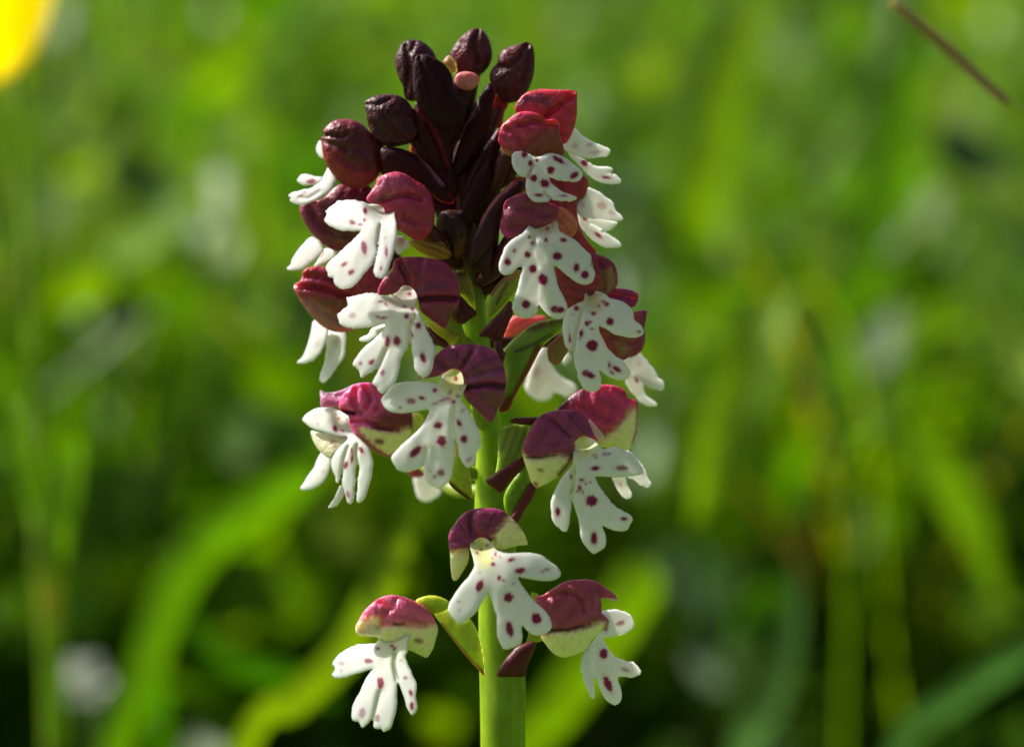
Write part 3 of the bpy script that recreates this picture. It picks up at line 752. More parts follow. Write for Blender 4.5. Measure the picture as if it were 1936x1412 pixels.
lip(f, 9, [108,420, 135,390, 225,322, 240,290, 220,215, 250,200, 350,175, 480,150, 580,155, 660,178, 730,188, 820,160, 870,85, 920,20, 1010,15, 1085,110, 1085,220,
     1075,330, 1120,420, 1170,520, 1210,620, 1270,720, 1297,830, 1292,920, 1272,1040, 1230,1140, 1170,1182, 1120,1167, 1060,1080, 1040,1000, 1020,850,
     996,745, 960,820, 900,930, 870,1050, 850,1170, 800,1260, 730,1330, 660,1375, 618,1350, 588,1290, 540,1255, 558,1200, 598,1120, 608,1050, 540,1110,
     470,1150, 400,1182, 370,1100, 338,1060, 300,1030, 320,960, 400,850, 520,740, 600,670, 690,570, 680,530, 560,560, 440,572, 300,587, 190,562, 138,520], 7.6, tilt=(0.42, -0.38),
     spots=[(720,745,38,72,5), (840,735,46,60), (530,992,50,32,-40), (393,1008,22,24,0,.7), (660,1120,28,44,20,.75), (1155,945,34,70,-10), (1095,550,36,44), (1025,510,22,34,-20,.8), (1020,660,17,52,-20), (990,162,36,26),
            (930,315,26,22,0,.8), (1025,350,28,24), (955,435,32,34,10), (640,258,42,16,-8,.75), (705,290,30,20,50,.8), (610,445,42,18,20,.8), (680,455,44,20,-8,.8), (297,425,42,40,0,.5)],
     paints=[((0.62,0.45,0.42), [880,80, 1050,130, 1060,300, 900,320, 760,220], 90), (WHITE, [290,424, 304,424], 4, 12)],
     recess=(980,70,190,3.4), creases=[([700,840, 640,980, 605,1060], 0.3, 24), ([1060,420, 1000,560, 996,740], 0.25, 24)])

# ---- left flower with the pink and tan hood
f = flower(620, 570, -1)
hood(f, 3, [98,915, 140,885, 158,850, 165,810, 220,780, 330,780, 450,800, 560,780, 660,720, 740,780, 740,950, 660,990, 520,1000, 500,1060, 440,1130, 450,1190, 545,1225,
     480,1252, 380,1247, 290,1202, 220,1132, 160,1052, 118,980], -1.0, (0.26,0.022,0.055), solid=0.5,
     paints=[((0.44,0.20,0.17), [90,935, 200,1010, 330,1070, 430,1140, 560,1235, 420,1260, 280,1210, 150,1070], 24), ((0.24,0.09,0.03), [230,990, 340,1000, 480,1010, 470,1090, 380,1090], 30),
             ((0.45,0.05,0.13), [105,912, 200,882, 330,890], 16, 14)],
     creases=[([110,925, 250,925, 380,960, 500,1000], 0.5, 22), ([165,850, 300,850, 450,880], 0.35, 22), ([150,980, 270,1080, 420,1160], 0.25, 24)])
lip(f, 5, [42,297, 80,260, 100,200, 130,120, 155,20, 245,40, 250,110, 240,150, 210,220, 160,280, 110,305, 60,309], -1.4, tilt=LT, name='lip_lobe', spots=[(180,180,20,34,30,.25)])
lip(f, 5, [242,90, 300,70, 358,90, 370,130, 367,220, 355,270, 310,330, 270,390, 235,430, 205,438, 187,420, 195,370, 220,300, 235,200], -1.0, tilt=LT, spots=[(305,165,20,40,20,.3)])

# ---- central flower
f = flower(890, 720, 6)
hood(f, 5, [858,407, 870,370, 930,330, 960,260, 1000,220, 1060,190, 1130,178, 1230,180, 1320,200, 1380,250, 1420,330, 1437,420, 1430,500, 1410,570, 1380,610, 1352,690,
     1330,702, 1280,662, 1220,602, 1170,555, 1150,500, 1152,420, 1130,362, 1080,345, 1030,368, 990,390, 930,402], 8.0, (0.19,0.034,0.085), solid=0.55,
     paints=[(VEIN_CREASE_SHADE, [1160,470, 1290,450, 1430,455], 12, 16), ((0.22,0.05,0.13), [1160,400, 1260,360, 1360,340], 12, 22), ((0.22,0.05,0.13), [1080,340, 1060,260], 10, 20), (VEIN_CREASE_SHADE, [1140,330, 1200,230], 6, 12), (VEIN_CREASE_SHADE, [1160,380, 1290,290, 1380,270], 4, 8), (VEIN_CREASE_SHADE, [1100,330, 1110,220], 4, 8), ((0.30,0.09,0.19), [1165,430, 1270,400, 1360,390], 10, 18),
             ((0.24,0.06,0.06), [1260,510, 1400,490, 1390,590, 1300,580], 26), ((0.26,0.06,0.13), [1180,540, 1260,630, 1335,700], 14, 14)],
     creases=[([1150,470, 1290,450, 1430,458], 0.45, 22), ([1130,340, 1200,230, 1230,185], 0.35, 20), ([1160,420, 1300,360, 1420,330], 0.2, 22), ([960,270, 1020,330], 0.25, 22)])
lip(f, 5, [605,540, 640,490, 690,445, 760,430, 850,430, 920,432, 980,440, 1008,400, 1025,330, 1080,285, 1140,300, 1185,380, 1170,460, 1140,530, 1152,570, 1190,620,
     1220,690, 1255,760, 1272,830, 1265,870, 1238,910, 1230,970, 1190,1002, 1160,990, 1130,930, 1110,850, 1097,825, 1098,900, 1085,970, 1075,1050, 1040,1110,
     990,1140, 940,1125, 895,1085, 885,1010, 888,965, 870,1000, 830,1020, 770,1032, 720,1025, 695,990, 668,940, 700,890, 760,830, 830,770, 890,700,
     920,640, 910,615, 850,625, 770,637, 690,635, 630,610, 610,575], 10.0, tilt=(0.2, -0.25),
     spots=[(983,720,32,26), (1005,825,32,42,-10), (830,897,58,30,-42), (1000,1035,26,24,0,.75), (960,1062,14,10,-30,.7), (928,1025,12,10,0,.4), (1155,812,27,28), (1122,705,15,30,-30), (1190,945,26,13,-45,.6),
            (803,558,34,22,0,.7), (872,537,24,12,15), (960,487,15,17), (960,577,14,6,-10), (1010,553,26,5,-20), (1050,545,16,5,15), (1100,408,14,22), (1062,500,8,20,20), (1085,563,15,14), (1115,525,15,11), (1130,480,6),
            (1155,610,12,8,-30,.5), (1140,628,10,8,0,.5), (1085,682,6,10)],
     recess=(1105,330,110,4.2), paints=[(Y1, [1020,310, 1140,300, 1180,430, 1110,540, 1030,500, 1010,420], 45), ((0.3,0.2,0.02), [725,602, 735,602], 8, 6)],
     creases=[([900,880, 890,960], 0.2, 14), ([1090,600, 1080,720, 1095,820], 0.25, 16)])
body(f, 12, [110,1010, 130,900, 170,760, 230,840, 260,960, 275,1080, 270,1165, 200,1130, 120,1060], 3.0, YGREEN, solid=0.6, paints=[(MAROON, [100,1030, 180,1100, 265,1165], 16, 12)])
body(f, 12, [160,720, 175,700, 180,790, 160,850], 3.5, (0.4,0.12,0.02), name='petal')

# ---- left flower under it
f = flower(710, 790, 1)
hood(f, 5, [320,580, 340,520, 380,480, 430,445, 480,435, 540,440, 600,500, 640,545, 720,590, 800,630, 822,690, 822,750, 780,820, 740,870, 690,920, 650,936, 590,912,
     530,872, 470,822, 420,775, 388,712, 390,670, 370,650, 330,622], 2.2, PINK, solid=0.6,
     paints=[((0.24,0.04,0.05), [600,640, 700,620, 830,650, 830,740, 680,760, 560,730], 30), (CREAM, [460,735, 560,748, 680,762, 790,735, 850,740, 740,890, 650,925, 590,880, 480,790], 14),
             (PINK, [480,810, 560,880, 650,932, 700,910], 12, 14), ((0.25,0.1,0.04), [575,826, 605,830], 16, 16), (VEIN_CREASE_SHADE, [345,625, 420,640], 12, 8), (VEIN_CREASE_SHADE, [540,735, 680,755], 5, 8)],
     creases=[([335,622, 430,645, 470,640], 0.6, 16), ([400,690, 500,690, 600,740, 720,752], 0.45, 16), ([430,480, 420,560, 440,620], 0.4, 20), ([500,470, 540,540, 500,600], 0.45, 18), ([560,500, 590,560, 560,620], 0.25, 14)])
sheet('sepal', f, 5, [195,485, 240,500, 330,485, 430,442, 420,500, 350,590, 250,600, 200,595, 195,540], 1.0, M_HOOD, (0.50,0.16,0.30), thin=0.18, bulge=0.5, tilt=(0.2, -0.3), creases=[([200,490, 300,530, 400,500], 0.2, 20)])
sheet('sepal', f, 5, [133,755, 220,770, 380,780, 385,860, 330,900, 270,942, 200,902, 150,832], 1.6, M_HOOD, (0.68,0.64,0.42), thin=0.2, bulge=0.5, tilt=LT, paints=[((0.2,0.12,0.03), [280,840, 292,842], 16, 18)])
sheet('petal', f, 5, [810,640, 870,648, 885,690, 830,790, 800,740], 2.4, M_BRACT, (0.5,0.48,0.12), thin=0.2, bulge=0.4)
lip(f, 5, [72,682, 110,640, 170,605, 260,595, 300,615, 370,645, 400,690, 425,770, 475,820, 525,880, 548,950, 542,1050, 520,1140, 490,1210, 455,1240, 435,1220, 440,1150,
     455,1020, 448,975, 432,1030, 427,1140, 420,1222, 400,1250, 375,1237, 365,1180, 340,1110, 344,1050, 338,1030, 320,1102, 300,1097, 295,1060, 275,1020, 268,960,
     290,900, 340,850, 375,800, 320,795, 230,768, 140,737, 95,712], 3.6, tilt=(0.45, -0.4),
     recess=(400,690,80,2.5), spots=[(295,740,26,18,50), (345,755,20,9,25), (180,710,12,9,0,.5), (320,675,9), (372,680,12,12,0,.8), (405,890,9,30), (408,945,10,34,5), (365,985,17,28,15), (470,885,16,30,-35), (380,1180,16,28,-15,.7)],
     creases=[([440,850, 432,920, 448,990], 0.25, 12), ([380,860, 350,950, 340,1030], 0.2, 12)])
lip(f, 5, [62,1130, 110,1060, 160,980, 200,900, 265,920, 268,1000, 230,1080, 180,1130, 120,1150, 75,1152], 0.6, tilt=LT, name='lip_lobe', spots=[(220,1030,18,24,20,.25)])
lip(f, 5, [248,1268, 290,1200, 330,1120, 365,1140, 342,1210, 300,1262], 1.0, tilt=LT, name='lip_lobe')

# ------------------------------------------------------------------ buds
def bud(px, py, w):
    FL[(px, py)] = e = empty('bud', at(px, py, DIST - w / 1000) - ROOT, orchid)
    return e

b = bud(790, 130, -1)
hood(b, 1, [825,340, 840,270, 880,200, 940,172, 1010,180, 1070,220, 1120,290, 1130,420, 1080,540, 1000,610, 915,612, 893,570, 885,510, 850,440], -1, (0.07,0.016,0.026), mat=M_BUD, solid=0.9, name='calyx',
     creases=[([900,210, 930,330, 920,480, 900,590], 0.3, 18), ([980,180, 940,260], 0.2, 16)])
b = bud(820, 150, 3)
hood(b, 1, [995,282, 1060,282, 1140,320, 1200,370, 1240,440, 1252,520, 1292,600, 1332,680, 1300,780, 1200,820, 1100,770, 1020,690, 970,590, 955,480, 960,370, 972,305], 3, BLACK, mat=M_BUD_SMOOTH, solid=0.6, name='calyx',
     creases=[([1000,290, 1050,420, 1100,600], 0.12, 20)])
body(b, 1, [985,620, 1100,700, 1300,660, 1335,760, 1262,900, 1245,1100, 1290,1260, 1235,1310, 1150,1200, 1060,1050, 1000,880, 955,740], 1.6, (0.034,0.003,0.005), mat=M_BUD_SMOOTH, solid=0.55,
     paints=[((0.16,0.01,0.015), [980,680, 1070,780, 1140,900, 1200,1080], 14, 14)], creases=[([1060,760, 1140,930, 1200,1130], 0.3, 16)])
b = bud(895, 100, -2)
hood(b, 0, [850,106, 858,88, 872,70, 890,57, 906,54, 920,66, 928,85, 931,105, 925,125, 908,143, 885,147, 862,140, 854,122], -2, (0.10,0.016,0.026), mat=M_BUD, solid=0.9, name='calyx',
     creases=[([906,56, 896,80, 905,120], 0.35, 4.5), ([868,75, 890,90], 0.15, 4)], paints=[((0.19,0.02,0.028), [860,100, 862,130, 880,145, 890,120, 875,95], 6)])
blade(b, 1, [1168,345, 1190,305, 1218,288, 1262,330, 1275,400, 1250,425, 1210,390], -0.8, (0.35,0.09,0.09), bulge=0.6)
body(b, 0, [862,140, 905,140, 903,170, 890,230, 868,260, 855,200], -2, DARK, mat=M_BUD)
b = bud(880, 155, 0)
body(b, 2, [38,480, 48,430, 90,405, 160,408, 212,440, 217,480, 182,522, 130,542, 70,520], 1.2, (0.55,0.20,0.19), name='bract_tip', solid=0.8, mat=M_HOOD)
body(b, 2, [25,480, 100,515, 185,520, 160,575, 130,640, 110,740, 60,800, -20,760, -30,600], 0.4, DARK, mat=M_BUD, name='calyx')
b = bud(970, 140, -1)
hood(b, 2, [288,430, 310,380, 345,340, 365,270, 420,230, 500,205, 560,190, 600,220, 613,290, 611,400, 592,480, 552,560, 500,612, 430,632, 380,612, 330,562, 300,500], -1, (0.075,0.012,0.022), mat=M_BUD, solid=0.85, name='calyx',
     creases=[([330,360, 430,370, 500,300, 560,200], 0.35, 18), ([560,200, 570,330, 520,480], 0.25, 18)], paints=[((0.13,0.02,0.03), [370,270, 500,210, 540,240, 480,330, 400,340], 24)])
body(b, 2, [310,600, 350,580, 425,630, 395,700, 375,800, 330,810, 290,775], -1.4, RED, solid=0.6)
blade(b, 2, [120,760, 180,640, 230,560, 285,485, 335,560, 325,640, 305,790, 255,960, 190,1040, 80,1160, -20,1230, 20,1000], 0.8, DARK, mat=M_BUD_SMOOTH, bulge=0.7)
b = bud(745, 230, 1)
hood(b, 1, [608,625, 640,600, 690,575, 770,565, 850,575, 920,620, 970,700, 1002,800, 992,870, 950,912, 880,937, 790,947, 720,920, 670,860, 630,780, 618,690], 1.5, (0.05,0.006,0.013), mat=M_BUD, solid=0.8, name='calyx',
     creases=[([610,640, 700,645, 800,600], 0.15, 16), ([640,780, 740,850, 900,880], 0.15, 24)], paints=[((0.14,0.03,0.02), [640,760, 660,830], 10, 14)])
body(b, 1, [930,960, 990,850, 1040,820, 1075,960, 1060,1060, 990,1020], 0.6, RED, solid=0.4)
blade(b, 1, [735,950, 860,955, 980,1005, 1070,1080, 1200,1230, 1255,1345, 1150,1340, 1000,1210, 850,1130, 750,1100, 715,1020], 2.0, (0.035,0.005,0.008), mat=M_BUD_SMOOTH, bulge=0.7,
      paints=[((0.26,0.09,0.15), [1030,1010, 1090,1090, 1170,1200], 26, 14)])  # highlight along the right edge, painted into the colour

# ------------------------------------------------------------------ dark bracts and ovaries round the upper axis
def axis_part(kind, reg, out, w, col, **k):
    k.setdefault('streak', 0.4)
    if kind == 'bract': blade(orchid, reg, out, w, col, bulge=k.pop('bulge', 0.4), **k)
    else: body(orchid, reg, out, w, col, **k)

axis_part('ovary', 0, [800,185, 850,190, 900,205, 925,232, 945,300, 945,420, 932,520, 905,590, 872,570, 850,480, 828,420, 808,350, 790,260], -0.5, (0.035,0.003,0.005), mat=M_BUD_SMOOTH, solid=0.45)  # dark filler core added between the bracts
axis_part('bract', 2, [165,1085, 220,1000, 262,930, 355,815, 375,900, 345,1050, 335,1180, 255,1290, 180,1420, 100,1500, 80,1300], 2.2, DARK, mat=M_BUD_SMOOTH, paints=[((0.25,0.12,0.2), [250,950, 345,820], 14, 8)])
axis_part('ovary', 2, [330,1050, 420,1010, 480,1100, 470,1180, 380,1250, 320,1290, 300,1200], 1.2, (0.12,0.010,0.016), solid=0.6)
axis_part('ovary', 2, [470,1165, 555,1165, 560,1260, 400,1310, 430,1220], 0.4, (0.34,0.03,0.02), solid=0.5)
axis_part('bract', 4, [105,310, 140,235, 200,145, 262,85, 320,30, 385,55, 340,130, 270,190, 245,290, 205,400, 125,500, 60,530, 65,400], 3.4, (0.04,0.004,0.006),
          paints=[((0.30,0.05,0.07), [110,295, 150,215, 230,120, 330,45], 14, 8)])  # pinkish edge, with the highlight on its fine hairs painted in
axis_part('bract', 10, [600,1240, 700,1000, 820,800, 930,700, 960,900, 900,1080, 800,1300, 740,1420, 640,1412], 2.6, DARK, mat=M_BUD_SMOOTH)
axis_part('bract', 11, [560,420, 640,260, 720,80, 800,0, 900,0, 880,160, 860,400, 800,600, 740,700, 680,560, 600,540], 2.4, (0.045,0.004,0.006))
axis_part('ovary', 11, [270,150, 330,0, 560,0, 640,120, 600,330, 540,440, 430,440, 400,330, 330,230], 1.8, (0.045,0.007,0.005), paints=[((0.2,0.07,0.01), [480,300, 560,220, 540,400, 440,420], 40)])
axis_part('bract', 11, [440,620, 530,560, 600,640, 640,800, 650,960, 600,900, 540,820, 470,760], 3.0, (0.20,0.15,0.02), paints=[((0.07,0.012,0.008), [440,560, 560,560, 560,620, 460,640], 24)])
axis_part('bract', 11, [440,1010, 470,860, 500,800, 580,880, 665,970, 600,1030, 520,1075], 4.2, (0.085,0.009,0.010))
axis_part('bract', 11, [790,820, 830,730, 930,620, 1040,560, 1090,570, 1070,680, 1000,800, 900,920, 800,1010, 760,980], 4.0, (0.24,0.26,0.03), streak=0.3,
          paints=[((0.13,0.02,0.03), [800,790, 880,680, 960,610], 22, 16), (VEIN_CREASE_SHADE, [850,880, 900,770, 960,680], 10, 10), ((0.3,0.1,0.03), [980,640, 1060,570], 20, 16)])
axis_part('bract', 11, [680,1180, 760,1080, 880,960, 980,850, 1010,960, 960,1080, 900,1240, 880,1280, 800,1230, 760,1200], 4.6, MAROON)
axis_part('bract', 11, [190,1080, 260,1150, 380,1240, 400,1290, 340,1300, 240,1190], 3.4, (0.10,0.012,0.012))
axis_part('bract', 12, [430,40, 480,20, 505,90, 520,110, 490,190, 460,130], 6.0, (0.10,0.02,0.03))

# ------------------------------------------------------------------ stalk-like ovaries that carry each flower on the stem
def ovary(key, x0, y0, x1, y1, w1, r, col, sag=0.0009):
    a, b = at(x0, y0, DIST), at(x1, y1, DIST - w1 / 1000)
    m = a * 0.5 + b * 0.5 - UP * sag
    tube('ovary', FL[key], [(a, r * 0.6 * PXM), (a * 0.7 + m * 0.3, r * 0.9 * PXM), (m, r * PXM), (m * 0.4 + b * 0.6, r * PXM), (b, r * 0.7 * PXM)], M_BRACT if col[1] > 0.05 else M_MAROON, col, sides=12, ridges=0.06, sub=5)

OG, OM = (0.2, 0.26, 0.03), (0.07, 0.008, 0.012)
for a_ in [((670, 290), 862, 400, 715, 300, 0.5, 17, OM), ((760, 390), 872, 500, 810, 430, 3.5, 17, OM), ((625, 415), 872, 560, 665, 420, -1.2, 16, OM), ((620, 570), 885, 650, 700, 560, -1.2, 16, OM),
           ((800, 550), 890, 660, 845, 580, 4.0, 16, OG), ((890, 720), 915, 800, 905, 740, 6.0, 16, OG), ((710, 790), 908, 900, 760, 800, 1.5, 15, OG), ((920, 1010), 940, 1090, 930, 1015, 4.0, 17, OG),
           ((1010, 420), 895, 540, 980, 430, 4.0, 15, OM), ((1010, 250), 880, 430, 965, 275, 3.0, 15, OM), ((1035, 215), 880, 400, 1000, 230, 0.5, 14, OM), ((1085, 410), 892, 560, 1060, 430, 0.0, 14, OM),
           ((1140, 790), 930, 900, 1090, 800, -0.5, 15, OG), ((1190, 690), 898, 650, 1175, 640, -5.0, 12, OM, 0.0), ((1010, 640), 900, 700, 985, 645, -6.5, 14, OG), ((800, 890), 918, 930, 800, 880, -8.5, 14, OG),
           ((790, 130), 870, 290, 812, 175, -1.0, 14, OM), ((745, 230), 875, 370, 780, 255, 0.8, 15, OM), ((970, 140), 880, 310, 945, 205, -1.2, 9, OM)]:
    ovary(*a_)

# ------------------------------------------------------------------ meadow: single blades one can pick out
def catmull(p, sub):
    p = np.asarray(p, float)
    ext = np.concatenate([[2 * p[0] - p[1]], p, [2 * p[-1] - p[-2]]])
    out = []
    for i in range(1, len(ext) - 2):
        for k in range(sub):
            t = k / sub
            w4 = 0.5 * np.array([-t + 2 * t * t - t ** 3, 2 - 5 * t * t + 3 * t ** 3, t + 4 * t * t - 3 * t ** 3, -t * t + t ** 3])
            out.append(w4 @ ext[i - 1:i + 3])
    out.append(p[-1])
    return np.array(out)


def ribbon_arrays(path, width, fold=0.25, side=None):
    """folded leaf blade along a world path; width per point (m)"""
    tan = np.gradient(path, axis=0); tan /= np.linalg.norm(tan, axis=1)[:, None]
    sd = np.asarray(side if side is not None else (1.0, 0.25, 0.0), float)
    s = sd - (tan @ sd)[:, None] * tan; s /= np.linalg.norm(s, axis=1)[:, None]
    nrm = np.cross(tan, s)
    h = width[:, None] / 2
    V = np.stack([path - s * h + nrm * h * fold, path - s * h * 0.5 + nrm * h * fold * .4, path, path + s * h * 0.5 + nrm * h * fold * .4, path + s * h + nrm * h * fold], 1)
    n = len(path)
    F = [(i * 5 + k, i * 5 + k + 1, (i + 1) * 5 + k + 1, (i + 1) * 5 + k) for i in range(n - 1) for k in range(4)]
    return V.reshape(-1, 3), np.array(F)


def grass_blade(label, pts, width_px, col, name='grass_plant', group=None, cat='grass blade', side=None, to_ground=True, lean=(0, 0.01), taper=0.25, parent=None, base_w=0.55, fold=0.3, grow=(0.1, 0.62)):
    """pts: (px, py, distance m) from the foot of the visible part to the tip"""
    w = np.array([at(*p) for p in pts])
    if to_ground:
        g = np.array([w[0][0] + lean[0], w[0][1] + lean[1], -0.012])
        path = catmull(np.concatenate([[g], [g * 0.5 + w[0] * 0.5 + np.array([lean[0] * .2, 0, 0])], w]), 8)
    else:
        path = catmull(w, 8)
    t = np.linspace(0, 1, len(path))
    D = np.mean([p[2] for p in pts])
    prof = (base_w + (1 - base_w) * sstep(grow[0], grow[1], t)) * np.clip((1 - t) / taper, 0, 1) ** 0.7
    wd = width_px * SENSOR / LENS / IMG_W * D * np.maximum(prof, 0.02)
    V, F = ribbon_arrays(path, wd, fold, side)
    base = path[0] if parent is None else wpos(parent)
    c = np.tile(np.asarray(col, float), (len(V), 1)); c *= (0.9 + 0.2 * np.tile([0.9, 1.05, 0.8, 1.05, 0.9], len(path)))[:, None]
    o = mesh_obj(name, V - base, F, M_GRASS, parent, c)
    if parent is None:
        o.location = base
        tag(o, label, cat, group)
    return o


LIME = (0.20, 0.36, 0.012)
MID = (0.11, 0.27, 0.012)
DEEP = (0.05, 0.15, 0.012)
BLUEG = (0.08, 0.20, 0.05)
STRAW = (0.36, 0.24, 0.09)
BG = 'single grass blades behind the orchid'
grass_blade('broad green blade arching over towards the orchid beside the forked stalk', [(225, 1412, .42), (270, 1290, .42), (325, 1130, .422), (420, 1005, .425), (560, 915, .43), (600, 905, .43)], 88, (0.08, 0.19, 0.008), group=BG, lean=(-0.02, 0.0), side=(0.7, 0.3, -0.6), taper=0.12)
grass_blade('pale green blade slanting up behind the orchid\'s lowest left flower', [(450, 1440, .34), (560, 1330, .34), (650, 1240, .34), (730, 1100, .342), (800, 940, .345)], 74, (0.15, 0.23, 0.02), group=BG, lean=(-0.03, 0), side=(0.7, 0.3, -0.5), taper=0.15)
grass_blade('bright lime blade slanting up behind the orchid\'s lowest right flower', [(985, 1440, .43), (1060, 1340, .43), (1130, 1240, .43), (1210, 1110, .432), (1240, 1060, .434)], 110, (0.11, 0.21, 0.008), group=BG, lean=(-0.02, 0), side=(0.7, 0.3, -0.5), taper=0.12)
grass_blade('bright yellow-green blade drooping its tip towards the orchid', [(1680, 1200, .54), (1640, 800, .52), (1560, 560, .495), (1470, 590, .475), (1400, 740, .465), (1350, 880, .46), (1310, 1000, .458)], 95, (0.18, 0.31, 0.010), group=BG, lean=(0.01, 0.05), side=(0.9, 0.3, 0.3), taper=0.2, base_w=0.1, grow=(0.5, 0.75))
grass_blade('yellow-green blade bowed down to the right, right of the orchid', [(1600, 1150, .5), (1600, 900, .5), (1670, 810, .5), (1760, 870, .5), (1820, 960, .502), (1900, 1150, .505)], 90, (0.13, 0.26, 0.010), group=BG, lean=(0.0, 0), side=(0.8, 0.3, 0.5), taper=0.15, base_w=0.12, grow=(0.45, 0.65))
grass_blade('dull blue-green blade sloping up low on the right', [(1690, 1440, .42), (1800, 1330, .42), (1936, 1240, .42), (2080, 1150, .425)], 60, (0.045, 0.11, 0.025), group=BG, lean=(-0.02, 0), side=(0.3, 0.2, -1))
grass_blade('pale grey-green blade standing low right of the orchid', [(1400, 1440, .44), (1460, 1320, .44), (1500, 1180, .442), (1500, 1040, .445)], 80, (0.055, 0.115, 0.03), group=BG, lean=(-0.01, 0), taper=0.5, base_w=0.3)
grass_blade('thin dull brownish blade behind the pale grey-green one', [(1560, 860, .56), (1550, 790, .56), (1540, 720, .56), (1530, 620, .562)], 36, (0.12, 0.11, 0.03), group=BG, base_w=0.08, lean=(0, 0.12), grow=(0.5, 0.75))
grass_blade('dark green shaded blade crossing low behind the arching blade', [(300, 1160, .45), (420, 1250, .45), (560, 1290, .45), (640, 1330, .452)], 55, DEEP, group=BG, to_ground=True, side=(0.2, 0.2, -1))
grass_blade('tall mid-green blade leaning right near the dry stalk', [(1500, 900, .62), (1600, 600, .62), (1690, 350, .625), (1720, 100, .63), (1730, -60, .64)], 110, (0.09, 0.22, 0.012), group=BG, taper=0.3, base_w=0.12, lean=(0, 0.1))
grass_blade('yellowish upright blade behind the upper right flowers', [(1330, 420, .7), (1350, 250, .7), (1400, 60, .705), (1440, -80, .71)], 110, (0.14, 0.25, 0.02), group=BG, taper=0.3)

# forked stalk on the left
st = empty('grass_stalk', at(105, 1412, .36) * np.array([1, 1, 0]) + np.array([0.004, 0, -0.012]))
tag(st, 'green grass stalk forking into two narrow leaves, left of the orchid', 'grass stalk')
k36 = SENSOR / LENS / IMG_W * .36
tube('culm', st, [(wpos(st), 0.0021), (at(108, 1600, .36), 24 * k36), (at(104, 1412, .36), 22 * k36), (at(99, 1250, .36), 22 * k36), (at(93, 1120, .36), 24 * k36), (at(89, 1060, .36), 27 * k36), (at(82, 960, .36), 22 * k36),
                  (at(72, 820, .362), 18 * k36), (at(62, 600, .365), 14 * k36), (at(45, 350, .37), 11 * k36), (at(20, 60, .375), 8 * k36), (at(0, -150, .38), 4 * k36)], M_GRASS, (0.15, 0.27, 0.012), sides=10, ridges=0.0,
     col_fn=lambda V: np.array([0.26, 0.40, 0.02]) * (1 + 0.0 * V[:, :1]) + np.array([0.16, 0.02, 0.03]) * np.exp(-((V[:, 2:3] - at(88, 1130, .36)[2]) / 0.003) ** 2))
grass_blade('', [(88, 1090, .36), (60, 950, .359), (20, 800, .357), (-30, 620, .355)], 50, (0.16, 0.34, 0.012), name='leaf', to_ground=False, parent=st, base_w=0.9, taper=0.5, side=(0.8, -0.5, 0))
grass_blade('', [(90, 1080, .36), (112, 980, .362), (135, 880, .365), (146, 820, .366)], 58, (0.16, 0.34, 0.012), name='leaf', to_ground=False, parent=st, base_w=0.9, taper=0.6)

# dry stalk, upper right
dry = [(1686, 4), (1720, 32), (1800, 100), (1870, 165), (1936, 222), (2050, 345), (2180, 560), (2260, 900)]
dpts = [at(x, y, .246) for x, y in dry]
g = np.array([dpts[-1][0] + 0.004, dpts[-1][1], -0.012])
ds = empty('dry_grass_stalk', g)
tag(ds, 'thin brown dry grass stalk bending over, its tip in the air', 'grass stalk')
k25 = SENSOR / LENS / IMG_W * .246
zz = at(1900, 195, .246)[2]
tube('culm', ds, [(g, 9 * k25), (g * .5 + dpts[-1] * .5, 9 * k25)] + [(p, r * k25) for p, r in zip(dpts[::-1], [10, 10, 10, 10, 10, 11, 11, 7])], M_BRACT, STRAW, sides=8, ridges=0,
     col_fn=lambda V: np.where(V[:, :1] > at(1905, 195, .246)[0], np.array([[0.34, 0.42, 0.04]]), np.array([[0.32, 0.20, 0.10]])))

